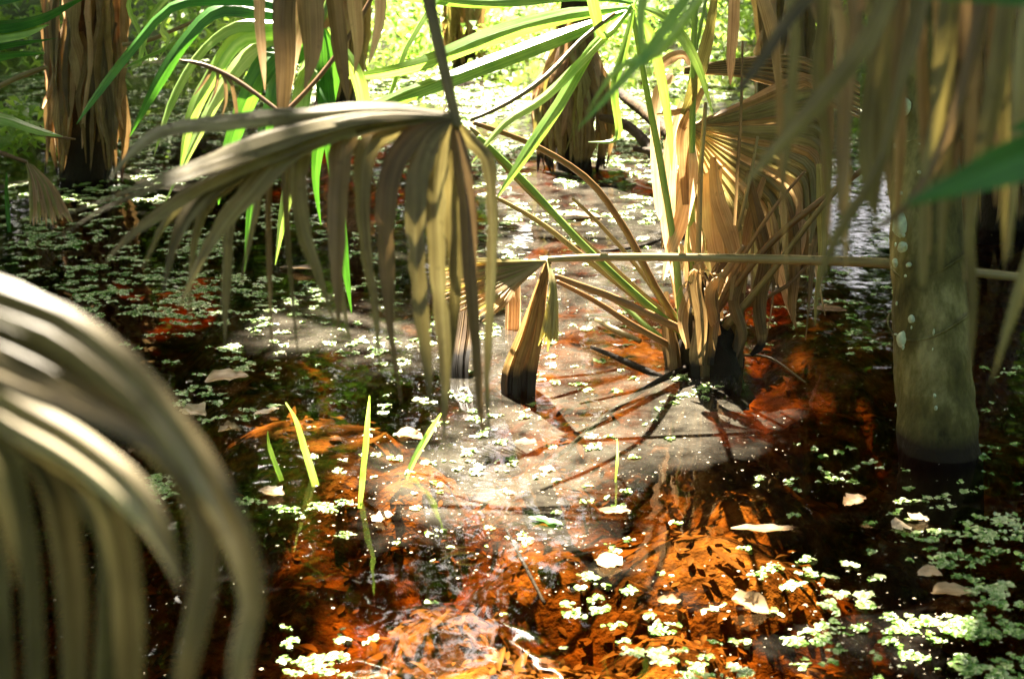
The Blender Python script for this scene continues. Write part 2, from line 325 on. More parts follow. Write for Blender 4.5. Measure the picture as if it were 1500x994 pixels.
# ------------------------------------------------------------------ the setting
def sheet(name, x0, x1, y0, y1, nx, ny, zf, m, attr=None):
    vs = []; fs = []; fv = []
    for j in range(ny+1):
        for i in range(nx+1):
            x = x0+(x1-x0)*i/nx; y = y0+(y1-y0)*j/ny
            vs.append((x, y, zf(x, y)))
            if attr:
                q = to_px(Vector((x, y, 0))); fv.append(attr(*q) if q else 0)
    k = nx+1
    fs = [(j*k+i, j*k+i+1, (j+1)*k+i+1, (j+1)*k+i) for j in range(ny) for i in range(nx)]
    if attr:      # closed body of water: sides and bottom
        ring = [i for i in range(k)] + [j*k+nx for j in range(1, ny+1)] + [ny*k+i for i in range(nx-1, -1, -1)] + [j*k for j in range(ny-1, 0, -1)]
        b = len(vs); vs += [(vs[i][0], vs[i][1], -1.3) for i in ring]; fv += [0]*len(ring); m_ = len(ring)
        fs += [(ring[(i+1) % m_], ring[i], b+i, b+(i+1) % m_) for i in range(m_)] + [tuple(range(b+m_-1, b-1, -1))]
    me = bpy.data.meshes.new(name); me.from_pydata(vs, [], fs)
    if attr:
        a = me.attributes.new('film', 'FLOAT', 'POINT'); a.data.foreach_set('value', fv)
    me.polygons.foreach_set('use_smooth', [True]*len(fs))
    o = link(name, me, m); o['kind'] = 'structure'; return o
SHOAL = [(450, 600, 130, 50, 1.5), (600, 640, 70, 40, 1.2), (700, 940, 260, 90, 1), (650, 840, 90, 60, .9), (1050, 745, 170, 65, 1), (1110, 655, 80, 40, .9), (850, 320, 80, 25, .9),
         (560, 425, 170, 60, .85), (430, 390, 60, 30, .6), (1210, 440, 120, 40, .75), (980, 600, 190, 60, .75), (900, 450, 240, 90, .8), (790, 640, 100, 40, .9), (1220, 910, 140, 40, .55), (850, 720, 160, 60, .6),
         (380, 500, 80, 60, .5), (780, 200, 400, 80, .6), (1000, 860, 100, 60, .7), (20, 296, 40, 8, .6), (1270, 600, 60, 30, .3)]
def bedz(x, y):
    q = to_px(Vector((x, y, -.1))); v = 0
    if q:
        for a in SHOAL: v = max(v, a[4]*math.exp(-.8*((q[0]-a[0])/a[2])**2-.8*((q[1]-a[1])/a[3])**2))
    v += .30*noise.noise(Vector((x*3.2, y*3.2, 9))) + .15*noise.noise(Vector((x*8, y*8, 5))); v = min(1.2, max(0, v))
    return -.50 + .34*(1-math.exp(-1.9*v)) + .02*noise.noise(Vector((x*5, y*5, 3))) + .016*noise.noise(Vector((x*14, y*14, 3)))
sheet('water', -9, 9, .2, 18, 180, 220, lambda x, y: 0, M['water'], film)
sheet('pond_bed', -9, 9, .2, 18, 300, 340, bedz, M['bed'])
def landz(x, y):
    d = max(abs(x)-8.6, y-12.5-.8*noise.noise(Vector((x*.4, 1, 1))), -y+.5, -2)
    return max(-.5, min(.5, d*.16)) + (.05*noise.noise(Vector((x*.7, y*.7, 0))) if d > 0 else 0) - (.0 if d > 0 else .35)
sheet('ground', -90, 90, -60, 150, 180, 210, landz, M['soil'])

# ------------------------------------------------------------------ trunk on the right with pale lichen
def lichen(parent, px, py, d, rx, ry):
    c = W(px, py, d); n = (Vector((-.35, -1, .25))).normalized(); a = n.cross(Vector((0, 0, 1))).normalized(); b = a.cross(n)
    vs = [c + n*.006]; uv = [(0, 0)]; k = 14
    for j in range(k):
        an = 2*math.pi*j/k; r = 1+.25*noise.noise(Vector((px+math.cos(an), py+math.sin(an), 0)))
        vs.append(c + a*(math.cos(an)*rx*r/F*d) + b*(math.sin(an)*ry*r/F*d)); uv.append((0, 0))
    for j in range(k):
        vs.append(vs[1+j] - n*.012); uv.append((0, 0))
    mb = MB(); mb.add(vs, [(0, 1+j, 1+(j+1) % k) for j in range(k)] + [(1+j, 1+k+j, 1+k+(j+1) % k, 1+(j+1) % k) for j in range(k)], uv)
    mb.build('lichen_patch', M['lichen'], parent)
dT = gd(655)
T = empty('cabbage_palm', G(1375, 655, -.3), 'smooth olive trunk with round pale lichen spots standing in the dark water', 'tree')
tube('trunk', [(1358, -500, dT, 104), (1352, 0, dT, 100), (1354, 250, dT, 104), (1362, 450, dT, 108), (1368, 560, dT, 112), (1374, 640, dT, 117), (1378, 760, dT, 126)], M['bark'], T, n=60, k=22, rough=.10)
for py, wd in ((468, 118), (380, 112), (200, 106)):       # old leaf scars round the trunk
    mb = MB(); pts = []
    c = W(1362 if py > 300 else 1354, py, dT)
    for j in range(25):
        an = 2*math.pi*j/24; r = wd/2/F*dT*1.0
        pts.append(c + Vector((math.cos(an)*r, math.sin(an)*r, .018*math.sin(an*2+py)+.02*math.cos(an))))
    tube_mb(mb, pts, [.004+.002*noise.noise(p*30) for p in pts], 5, py, .2); mb.build('leaf_scar', M['bark'], T)
for a in ((1323, 156, 11, 14), (1318, 328, 10, 20), (1322, 362, 7, 8), (1320, 497, 7, 12), (1335, 467, 5, 6), (1311, 385, 4, 7), (1331, 388, 4, 4)):
    lichen(T, a[0], a[1], dT-.088 + (.03 if a[0] < 1316 else .008), a[2], a[3])
for i in range(26):
    lichen(T, 1311+rnd.random()**2*60, rnd.uniform(20, 600), dT-.095, rnd.uniform(1, 3), rnd.uniform(1.2, 5))

# ------------------------------------------------------------------ fans: general palmetto leaf
def fan(parent, hub, axis, up, Rr, n, spread, mats, droop=.6, split=.5, fold=.35, name='leaflet', nseg=9, ragged=.15):
    """hub, leaf axis and leaf-plane normal in world space; leaflets radiate and sag"""
    axis = axis.normalized(); up = (up-axis*up.dot(axis)).normalized(); side = axis.cross(up)
    for i in range(n):
        a = (i/(n-1)-.5)*spread if n > 1 else 0
        d = axis*math.cos(a) + side*math.sin(a)
        L = Rr*(.72+.28*math.cos(a*.8))*(1+rnd.uniform(-ragged, ragged)); sid[0] += 1
        pts = []; wd = []; dr = droop*(1+rnd.uniform(-.4, .4)); w0 = 2*math.tan(spread/(n-1)/2)*1.05 if n > 1 else .1
        p = Vector(hub); cur = Vector(d)
        for k in range(nseg+1):
            t = k/nseg; pts.append(Vector(p)); s = L*t
            ww = s*w0 if t < split else split*L*w0*(1-((t-split)/(1-split))**1.6)
            wd.append(max(ww, .003))
            g = dr*max(0, t-.25)**1.1
            cur = (cur + Vector((0, 0, -1))*g*.6).normalized(); p = p + cur*(L/nseg)
        mb = MB(); strip(mb, pts, wd, up, fold, (rnd.uniform(-.1, .1), rnd.uniform(-.5, .5)), .1, sid[0])
        mb.build(name, mats[i % len(mats)] if isinstance(mats, list) else mats, parent)

exec_parts = True
# ------------------------------------------------------------------ A: the drooping fan leaf in the middle
A = empty('palm_frond', W(610, -90, 1.95), 'big fading olive fan frond arching across the middle with long drooping leaflets', 'palm frond')
tube('stalk', [(605, -110, 1.98, 22), (628, 0, 1.95, 19), (648, 90, 1.92, 17), (668, 176, 1.90, 15), (672, 186, 1.90, 8)], M['olive'], A, k=8, flat=.6)
h = (664, 172, 1.90)
AB = [
 [(h[0], 168, 1.90, 5), (560, 160, 1.88, 22), (440, 168, 1.84, 34), (320, 180, 1.80, 30), (240, 190, 1.77, 24), (195, 222, 1.75, 15), (160, 262, 1.73, 3)],
 [(h[0], 168, 1.90, 5), (540, 166, 1.87, 22), (400, 196, 1.80, 32), (280, 240, 1.74, 28), (170, 285, 1.70, 16), (75, 322, 1.66, 2)],
 [(h[0], 169, 1.90, 5), (530, 172, 1.86, 22), (390, 212, 1.79, 34), (270, 256, 1.72, 30), (160, 300, 1.68, 18), (80, 350, 1.64, 2)],
 [(h[0], 170, 1.90, 5), (530, 176, 1.87, 22), (410, 220, 1.82, 34), (290, 275, 1.77, 30), (190, 345, 1.73, 16), (155, 385, 1.70, 2)],
 [(h[0], 170, 1.90, 5), (540, 180, 1.88, 20), (410, 215, 1.84, 38), (320, 265, 1.80, 36), (265, 330, 1.77, 22), (238, 430, 1.75, 2)],
 [(h[0], 171, 1.90, 5), (540, 184, 1.88, 20), (430, 215, 1.84, 40), (365, 280, 1.81, 36), (310, 350, 1.79, 20), (262, 450, 1.77, 2)],
 [(h[0], 171, 1.90, 5), (540, 176, 1.90, 18), (400, 225, 1.90, 26), (340, 310, 1.9, 26), (330, 420, 1.9, 24), (329, 500, 1.9, 3)],
 [(h[0], 172, 1.90, 5), (560, 178, 1.92, 14), (430, 200, 1.95, 16), (396, 260, 1.97, 12), (394, 380, 1.97, 10), (398, 512, 1.97, 2)],
 [(h[0], 172, 1.90, 5), (550, 172, 1.90, 20), (455, 190, 1.89, 36), (436, 260, 1.88, 34), (444, 340, 1.88, 28), (465, 400, 1.88, 16), (490, 475, 1.88, 2)],
 [(h[0], 172, 1.90, 5), (570, 172, 1.89, 22), (508, 196, 1.88, 36), (496, 270, 1.87, 34), (494, 370, 1.86, 26), (496, 482, 1.86, 3)],
 [(h[0], 172, 1.90, 5), (590, 180, 1.90, 22), (540, 212, 1.90, 36), (529, 280, 1.9, 30), (535, 370, 1.9, 22), (548, 440, 1.9, 14), (556, 540, 1.9, 2)],
 [(h[0], 173, 1.90, 5), (615, 190, 1.89, 22), (576, 240, 1.87, 36), (564, 320, 1.86, 32), (567, 400, 1.86, 24), (572, 480, 1.86, 12), (588, 590, 1.86, 2)],
 [(h[0], 174, 1.90, 5), (630, 205, 1.89, 24), (612, 260, 1.87, 34), (608, 340, 1.86, 30), (614, 430, 1.85, 26), (624, 520, 1.85, 18), (630, 598, 1.85, 2)],
 [(h[0], 175, 1.90, 5), (647, 215, 1.90, 20), (640, 280, 1.89, 30), (640, 360, 1.88, 30), (646, 450, 1.87, 26), (652, 540, 1.86, 18), (650, 645, 1.86, 2)],
 [(h[0], 175, 1.90, 5), (662, 225, 1.91, 16), (664, 300, 1.92, 26), (668, 380, 1.92, 26), (664, 480, 1.93, 18), (656, 560, 1.93, 2)],
 [(h[0], 175, 1.90, 5), (672, 220, 1.90, 18), (684, 300, 1.89, 26), (688, 400, 1.88, 24), (696, 500, 1.88, 18), (702, 580, 1.88, 12), (708, 645, 1.88, 2)],
 [(h[0]+4, 176, 1.90, 5), (690, 205, 1.91, 14), (716, 240, 1.91, 22), (722, 330, 1.91, 20), (718, 450, 1.91, 17), (714, 560, 1.91, 10), (717, 640, 1.91, 2)],
]
AB += [[(h[0], 170, 1.90, 5), (500, 186, 1.86, 12), (330, 255, 1.82, 18), (250, 315, 1.8, 14), (208, 395, 1.8, 2)],
       [(h[0], 170, 1.90, 5), (510, 190, 1.88, 12), (360, 258, 1.86, 18), (292, 325, 1.86, 14), (276, 468, 1.86, 2)],
       [(h[0], 171, 1.90, 5), (520, 186, 1.93, 12), (400, 230, 1.95, 18), (372, 320, 1.95, 14), (352, 420, 1.95, 2)],
       [(h[0], 171, 1.90, 5), (520, 184, 1.93, 12), (430, 215, 1.96, 14), (420, 320, 1.96, 12), (436, 518, 1.96, 2)]]
for k in range(2):
    x = 500+k*150+rnd.uniform(-6, 6); y1 = rnd.uniform(330, 560)
    AB.append([(h[0], 172, 1.92, 4), ((x+h[0])/2, 186, 1.93, 8), (x, 240, 1.94, 12), (x+rnd.uniform(-8, 8), (240+y1)/2, 1.95, rnd.uniform(8, 16)), (x+rnd.uniform(-14, 20), y1, 1.95, 2)])
for i, P in enumerate(AB):
    P = [(*p[:3], p[3]*((1, 1.45, 1.05, .95, .95, 1, 1, 1) if i > 6 else (1, 1.3, 1.0, .95, .95, .95, 1, 1))[k]) if 0 < k < len(P)-1 else p for k, p in enumerate(P)]
    m_ = M['olive'] if i not in (7, 9, 11, 15) else M['brown']
    if i in (0, 4): m_ = M['grey']
    nv = Vector((-.1, -.75, .8)) if i < 6 else Vector((rnd.uniform(-.3, .3), -1, .3))
    blade('leaflet', P, m_, A, n=22, normal=nv, fold=.35, twist=(0, rnd.uniform(-.6, .6)), torn=.6)

# ------------------------------------------------------------------ B: the near frond at the left, far out of focus
B = empty('palm_frond', W(-200, 400, .78), 'large pale blurred frond close up at the left edge, bending down to the bottom', 'palm frond')
BB = [
 ([(-160, 380, .80, 60), (0, 440, .78, 70), (110, 490, .765, 74), (230, 600, .75, 66), (318, 730, .74, 56), (366, 860, .74, 50), (350, 960, .74, 40), (345, 1060, .74, 30)], 'grey', (-.2, -.6, .8)),
 ([(-160, 410, .80, 50), (0, 490, .785, 60), (110, 545, .77, 62), (220, 640, .755, 56), (290, 740, .75, 50), (300, 830, .745, 46), (280, 940, .74, 36), (255, 1060, .74, 26)], 'grey', (-.3, -.7, .6)),
 ([(-160, 440, .79, 50), (0, 540, .775, 62), (100, 585, .76, 58), (190, 630, .75, 44), (250, 670, .745, 30), (290, 720, .74, 12)], 'grey', (-.1, -.4, .9)),
 ([(-160, 470, .80, 50), (0, 590, .79, 66), (110, 655, .78, 68), (190, 720, .77, 58), (240, 790, .765, 36), (264, 865, .76, 4)], 'grey', (-.2, -.7, .7)),
 ([(-160, 500, .82, 50), (-20, 600, .81, 60), (70, 690, .80, 60), (100, 800, .80, 66), (110, 920, .80, 60), (112, 1060, .8, 50)], 'shade_olive', (.2, -1, .2)),
 ([(-160, 520, .84, 50), (-10, 640, .83, 50), (30, 740, .83, 46), (45, 860, .83, 44), (52, 1060, .83, 40)], 'shade_olive', (-.2, -1, .2)),
 ([(-100, 540, .80, 50), (60, 650, .79, 60), (150, 720, .79, 60), (180, 820, .79, 66), (190, 940, .79, 60), (190, 1060, .79, 40)], 'shade_olive', (.4, -1, .2)),
 ([(-160, 560, .70, 50), (-40, 640, .70, 40), (5, 740, .70, 34), (22, 860, .70, 4)], 'shade_olive', (.1, -1, .2)),
 ([(-160, 600, .86, 60), (-30, 760, .86, 50), (0, 900, .86, 46), (10, 1060, .86, 36)], 'shade_olive', (0, -1, .2)),
 ([(60, 690, .9, 30), (150, 780, .9, 40), (160, 900, .9, 50), (150, 1060, .9, 40)], 'shade_olive', (0, -1, .2)),
]
for P, m_, nv in BB: blade('leaflet', [(*p[:3], p[3]*(.72 if m_ == 'shade_olive' else .92)) for p in P], M[m_], B, n=20, normal=Vector(nv), fold=.8, twist=(.1, -.2), wav=.2, ribs=2)
tube('stalk', [(-360, 330, .85, 40), (-260, 370, .82, 40), (-150, 470, .80, 34)], M['stalk'], B)

# ------------------------------------------------------------------ C: near hanging fronds at the top right
Cc = empty('palm_frond', W(1480, -220, 1.3), 'dull olive blurred frond hanging close up from the top right corner', 'palm frond')
CB = [
 ([(1440, -180, 1.3, 14), (1330, -60, 1.26, 30), (1270, 60, 1.22, 38), (1195, 155, 1.2, 34), (1130, 225, 1.18, 22), (1085, 275, 1.16, 3)], 'olive'),
 ([(1430, -190, 1.32, 14), (1260, -60, 1.28, 20), (1170, 10, 1.26, 26), (1110, 95, 1.25, 20), (1055, 168, 1.24, 3)], 'grey'),
 ([(1440, -180, 1.35, 10), (1235, -60, 1.35, 26), (1205, 40, 1.35, 30), (1200, 130, 1.35, 30), (1215, 240, 1.35, 16), (1205, 350, 1.35, 2)], 'olive'),
 ([(1440, -180, 1.33, 10), (1280, -60, 1.33, 26), (1250, 60, 1.33, 30), (1235, 180, 1.33, 32), (1232, 260, 1.33, 24), (1228, 312, 1.33, 2)], 'brown'),
 ([(1450, -180, 1.3, 10), (1330, -60, 1.3, 26), (1290, 60, 1.3, 30), (1268, 180, 1.3, 28), (1270, 270, 1.3, 22), (1285, 325, 1.3, 2)], 'olive'),
 ([(1450, -180, 1.28, 10), (1370, -60, 1.28, 26), (1335, 60, 1.26, 34), (1318, 130, 1.25, 20), (1290, 240, 1.25, 22), (1235, 330, 1.25, 20), (1205, 400, 1.25, 14), (1192, 480, 1.25, 2)], 'olive'),
 ([(1460, -180, 1.3, 10), (1400, -60, 1.3, 26), (1382, 60, 1.3, 34), (1375, 160, 1.3, 32), (1358, 250, 1.3, 24), (1352, 400, 1.3, 16), (1350, 420, 1.3, 2)], 'olive'),
 ([(1470, -180, 1.3, 10), (1450, -60, 1.3, 30), (1430, 60, 1.3, 32), (1400, 170, 1.3, 26), (1340, 290, 1.3, 20), (1265, 345, 1.3, 3)], 'brown'),
 ([(1480, -180, 1.3, 10), (1480, -60, 1.3, 34), (1465, 90, 1.3, 40), (1440, 220, 1.3, 36), (1420, 330, 1.3, 24), (1425, 440, 1.3, 20), (1420, 552, 1.3, 3)], 'olive'),
 ([(1490, -180, 1.25, 10), (1530, -60, 1.25, 34), (1540, 120, 1.25, 34), (1530, 300, 1.25, 30), (1490, 440, 1.25, 24), (1452, 560, 1.25, 3)], 'olive'),
 ([(1440, -180, 1.4, 10), (1340, -60, 1.4, 22), (1310, 80, 1.4, 22), (1300, 220, 1.4, 18), (1305, 300, 1.4, 2)], 'brown'),
 ([(1460, -180, 1.4, 10), (1420, -60, 1.4, 24), (1410, 90, 1.4, 26), (1400, 210, 1.4, 20), (1385, 320, 1.4, 2)], 'brown'),
 ([(1480, -180, 1.4, 10), (1500, -60, 1.4, 30), (1500, 90, 1.4, 30), (1490, 260, 1.4, 24), (1470, 400, 1.4, 2)], 'brown'),
]
for i in range(15):
    x = 1150+i*25+rnd.uniform(-10, 10); y1 = rnd.uniform(230, 420); d_ = rnd.uniform(1.25, 1.55); b_ = rnd.uniform(-22, 14)
    CB.append(([(1450, -180, d_, 10), (x-b_*.5+8, -60, d_, 22), (x, 60, d_, rnd.uniform(16, 28)), (x+b_*.5, y1*.6, d_, rnd.uniform(18, 30)), (x+b_, y1, d_, 3)], rnd.choice(('olive', 'dry', 'dolive', 'dry'))))
CB = [([(*p[:3], p[3]*.78) for p in P], 'dolive' if m_ == 'olive' else m_) for P, m_ in CB]
for P, m_ in CB: blade('leaflet', P, M[m_], Cc, n=18, fold=.3, jit=.5)
tube('stalk', [(1600, -500, 1.4, 30), (1520, -330, 1.36, 28), (1445, -175, 1.32, 24)], M['stalk'], Cc)
Gf = empty('palm_frond', W(1800, 120, .9), 'bright green blurred leaf tips poking in close at the right edge', 'palm frond')
for P in ([(1780, 120, .9, 60), (1600, 190, .9, 84), (1490, 232, .9, 78), (1420, 262, .9, 44), (1370, 282, .9, 24), (1325, 300, .9, 4)],
          [(1800, 20, .95, 40), (1600, 0, .95, 60), (1480, -8, .95, 50), (1360, -8, .95, 26), (1290, -14, .95, 4)],
          [(1800, 60, 1.1, 40), (1650, 120, 1.1, 50), (1540, 170, 1.1, 40), (1480, 190, 1.1, 4)]):
    blade('leaflet', P, M['green'], Gf, n=14, normal=Vector((-.1, -.6, .8)), fold=.25)
tube('stalk', [(2050, 0, .95, 30), (1900, 50, .95, 30), (1760, 120, .92, 40)], M['gstalk'], Gf)

# a blurred green tip crossing the palm stump
Gs = empty('palm_frond', W(1120, -160, 1.6), 'soft green blurred frond tips hanging in front of the stump at top centre', 'palm frond')
for P in ([(1110, -150, 1.6, 8), (1030, -40, 1.6, 20), (960, 60, 1.6, 22), (900, 130, 1.6, 16), (845, 190, 1.6, 2)],
          [(1115, -150, 1.6, 8), (1060, -60, 1.6, 18), (1010, 20, 1.6, 20), (960, 80, 1.6, 18), (905, 100, 1.6, 12), (860, 165, 1.6, 2)],
          [(1110, -150, 1.6, 8), (1000, -80, 1.6, 18), (945, -10, 1.6, 20), (940, 60, 1.6, 14), (955, 120, 1.6, 2)]):
    P = [(*p[:3], p[3]*.75) for p in P]
    blade('leaflet', P, M['bright'], Gs, n=12, fold=.3)
tube('stalk', [(1250, -420, 1.7, 22), (1180, -280, 1.65, 20), (1112, -148, 1.6, 14)], M['gstalk'], Gs)

# ------------------------------------------------------------------ D: the long horizontal dry stalk with its collapsed fan
D = empty('palm_frond', W(1750, 440, 3.8), 'long straight dry stalk lying level across the clump, its collapsed fan hanging to the water', 'palm frond')
tube('stalk', [(1760, 436, 3.85, 15), (1500, 407, 3.82, 14), (1300, 386, 3.80, 15), (1150, 380, 3.80, 14), (1000, 377, 3.78, 12), (880, 377, 3.76, 11), (802, 380, 3.74, 9)], M['stalk'], D, n=26, k=8, rough=.08, flat=.8)
hx = (800, 382, 3.74)
for i in range(15):      # left-going pleats
    t = i/14; e = (640-30*math.sin(t*3)+t*70, 396+t*75, 3.6+.1*t)
    mid = (735+t*20, 384+t*34, 3.68)
    blade('leaflet', [(hx[0], hx[1], hx[2], 3), (*mid, 10), ((mid[0]+e[0])/2+6, (mid[1]+e[1])/2-6+6*t, 3.62, 12), (e[0], e[1], e[2], 3)], M['dry'] if i % 3 else M['yolive'], D, n=10, fold=.5, normal=Vector((.1, -.8, .6)))
for i in range(10):      # hanging bundle with a wet foot
    t = i/9; x2 = 742+t*38; dd = gd(572)+rnd.uniform(-.04, .04)
    blade('leaflet', [(hx[0]+t*6, 384, 3.74, 4), (785+t*12, 430, 3.78, 9), (764+t*26, 490, dd-.05, 13), (x2, 545, dd, 14), (x2-2, 590+rnd.uniform(-4, 8), dd, 11)], M['dry_wet'], D, n=12, fold=.5, jit=.6, torn=.4)
for i in range(7):       # shredded tips
    t = i/6
    blade('leaflet', [(803, 384, 3.74, 4), (808+t*4, 420, 3.7, 8), (800+t*14, 470+t*4, 3.7, 9), (788+t*28, 500+rnd.uniform(-20, 45)*(1-t), 3.7, 2)], M['yolive'], D, n=10, fold=.4, jit=.8, torn=.8)

# ------------------------------------------------------------------ E: the palmetto clump in the middle distance
E = empty('palmetto', G(1030, 535, -.15), 'palmetto clump with brown hanging leaves and stalks fanning out of the water', 'palm')
dE = gd(535)
tube('crown_stem', [(1040, 600, dE, 110), (1040, 530, dE, 86), (1030, 490, dE, 70), (1022, 450, dE, 52), (1018, 400, dE, 30)], M['dbark'], E, n=12, k=14, rough=.5)
ST = [  # leaf stalks
 ([(1005, 488, 4.12, 12), (965, 430, 4.05, 12), (915, 335, 3.95, 11), (860, 262, 3.82, 10), (780, 212, 3.7, 9), (694, 180, 3.6, 7)], 'rstalk'),
 ([(1005, 492, 4.1, 12), (935, 435, 4.0, 11), (850, 355, 3.9, 11), (770, 268, 3.85, 10), (700, 200, 3.8, 9)], 'gstalk'),
 ([(1008, 490, 4.2, 12), (950, 440, 4.2, 11), (850, 350, 4.15, 11), (760, 265, 4.1, 9), (690, 185, 4.1, 8)], 'stalk'),
 ([(1000, 490, 4.25, 10), (950, 450, 4.25, 10), (860, 380, 4.2, 9), (790, 325, 4.2, 8), (725, 288, 4.2, 6)], 'stalk'),
 ([(1005, 486, 4.05, 13), (900, 437, 3.95, 12), (860, 422, 3.9, 11), (812, 404, 3.88, 8)], 'rstalk'),
 ([(985, 508, 4.1, 10), (930, 478, 4.02, 10), (870, 440, 3.98, 8), (815, 412, 3.95, 6)], 'rstalk'),
 ([(1008, 500, 4.15, 12), (1012, 380, 4.1, 12), (1014, 200, 3.95, 10), (1018, 0, 3.8, 9), (1022, -160, 3.7, 8)], 'gstalk'),
 ([(1000, 495, 4.1, 12), (990, 380, 4.0, 11), (968, 240, 3.9, 11), (945, 120, 3.8, 9), (925, 10, 3.7, 7)], 'gstalk'),
 ([(1020, 500, 4.15, 11), (1080, 415, 4.05, 10), (1140, 345, 4.0, 11), (1215, 285, 3.95, 10), (1330, 200, 3.9, 8)], 'rstalk'),
 ([(1062, 480, 4.1, 13), (1105, 430, 4.05, 11), (1145, 380, 4.0, 10), (1190, 320, 3.95, 9), (1250, 250, 3.9, 8)], 'stalk'),
 ([(1015, 490, 4.1, 9), (1022, 400, 4.05, 9), (1026, 260, 4.0, 8), (1034, 150, 3.98, 6)], 'stalk'),
 ([(985, 505, 4.2, 9), (950, 480, 4.25, 8), (915, 450, 4.3, 7), (880, 430, 4.3, 5)], 'gstalk'),
 ([(1050, 490, 4.05, 14), (1040, 430, 4.0, 16), (1062, 400, 3.98, 12), (1090, 360, 3.95, 8)], 'dry'),
]
ST += [([(1000, 490, 4.2, 7), (940, 400, 4.2, 7), (880, 330, 4.2, 6), (838, 290, 4.2, 4)], 'stalk'), ([(1010, 485, 4.15, 7), (1060, 400, 4.15, 6), (1090, 300, 4.1, 6), (1110, 200, 4.1, 4)], 'stalk'),
       ([(1030, 490, 4.2, 8), (1090, 450, 4.2, 7), (1150, 420, 4.2, 6), (1200, 370, 4.2, 4)], 'rstalk'), ([(1040, 480, 4.1, 8), (1075, 400, 4.05, 7), (1130, 310, 4.0, 6), (1180, 250, 4.0, 4)], 'rstalk'),
       ([(1000, 480, 4.15, 6), (985, 300, 4.1, 6), (1005, 150, 4.05, 5), (1030, 20, 4.0, 5), (1050, -80, 4, 4)], 'gstalk')]
for P, m_ in ST: tube('leaf_stalk', P, M[m_], E, n=18, k=7, rough=.08, flat=.75)
HL = [  # hanging dead leaves of the clump
 ([(985, 110, 4.0, 14), (964, 140, 3.98, 18), (961, 220, 3.97, 18), (966, 300, 3.96, 15), (967, 322, 3.96, 3)], 'pink'),
 ([(1000, 150, 4.0, 10), (985, 210, 4.0, 22), (978, 290, 4.0, 26), (985, 360, 4.02, 24), (990, 415, 4.05, 8)], 'pink'),
 ([(1010, 190, 3.98, 10), (1012, 250, 3.96, 22), (998, 320, 3.96, 24), (980, 375, 3.97, 14), (972, 410, 3.97, 3)], 'pink'),
 ([(1050, 200, 4.15, 14), (1040, 260, 4.12, 34), (1042, 330, 4.1, 30), (1052, 390, 4.1, 22), (1050, 430, 4.1, 6)], 'pink'),
 ([(1045, 230, 4.05, 10), (1052, 290, 4.05, 24), (1070, 345, 4.05, 28), (1078, 385, 4.05, 16), (1072, 440, 4.05, 8)], 'dry'),
 ([(1028, 385, 4.0, 18), (1018, 420, 3.98, 22), (1028, 470, 3.97, 20), (1022, 515, 3.97, 26), (1022, 536, 3.97, 20)], 'dry_wet'),
 ([(1060, 380, 4.1, 14), (1042, 420, 4.06, 20), (1046, 470, 4.03, 16), (1040, 535, 4.03, 10)], 'dry_wet'),
 ([(1095, 250, 4.1, 8), (1112, 330, 4.1, 22), (1122, 380, 4.1, 20), (1112, 440, 4.1, 22), (1118, 490, 4.1, 10)], 'dry_wet'),
 ([(1120, 260, 4.15, 8), (1100, 320, 4.15, 18), (1092, 370, 4.15, 14), (1085, 420, 4.15, 10), (1080, 500, 4.15, 4)], 'dry'),
 ([(1150, 290, 4.2, 8), (1162, 340, 4.2, 18), (1164, 400, 4.2, 18), (1160, 450, 4.2, 12), (1166, 480, 4.2, 3)], 'dry'),
 ([(1155, 330, 4.25, 8), (1140, 380, 4.25, 14), (1152, 430, 4.25, 14), (1162, 470, 4.25, 3)], 'pink'),
 ([(1200, 240, 4.0, 8), (1204, 320, 4.0, 16), (1204, 375, 4.0, 12), (1196, 430, 4.0, 6), (1194, 476, 4.0, 2)], 'yolive'),
 ([(1030, 130, 3.95, 8), (1010, 170, 3.95, 18), (1000, 210, 3.95, 20), (1005, 300, 3.95, 10)], 'dry'),
 ([(1050, -20, 3.85, 14), (1040, 50, 3.87, 22), (1020, 120, 3.88, 20), (1000, 168, 3.9, 8)], 'yolive'),
 ([(960, 110, 3.95, 8), (975, 90, 3.95, 16), (1000, 80, 3.95, 14), (1010, 96, 3.95, 4)], 'pink'),
 ([(1010, 160, 3.9, 6), (985, 165, 3.9, 10), (962, 168, 3.9, 3)], 'dry'),
 ([(1078, -40, 4.0, 20), (1076, 30, 4.0, 22), (1072, 90, 4.0, 18), (1070, 125, 4.0, 3)], 'pink'),
 ([(1105, -40, 3.95, 24), (1122, 10, 3.95, 24), (1135, 60, 3.95, 20), (1140, 110, 3.95, 14), (1142, 150, 3.95, 2)], 'dry'),
 ([(1030, 400, 4.05, 16), (1010, 430, 4.03, 14), (1000, 470, 4.0, 16), (1008, 510, 4.0, 8)], 'dry'),
 ([(1090, 400, 4.05, 14), (1075, 440, 4.05, 20), (1088, 490, 4.05, 14), (1080, 525, 4.05, 6)], 'dry_wet'),
 ([(1125, 420, 4.12, 6), (1112, 455, 4.12, 18), (1116, 500, 4.12, 14), (1100, 520, 4.12, 6)], 'dry_wet'),
 ([(1088, 60, 3.92, 4), (1086, 160, 3.92, 5), (1080, 260, 3.93, 5), (1076, 330, 3.95, 4)], 'brown'),
]
for P, m_ in HL: blade('dead_leaf', P, M[m_], E, n=14, fold=.4, torn=.35, jit=.6)
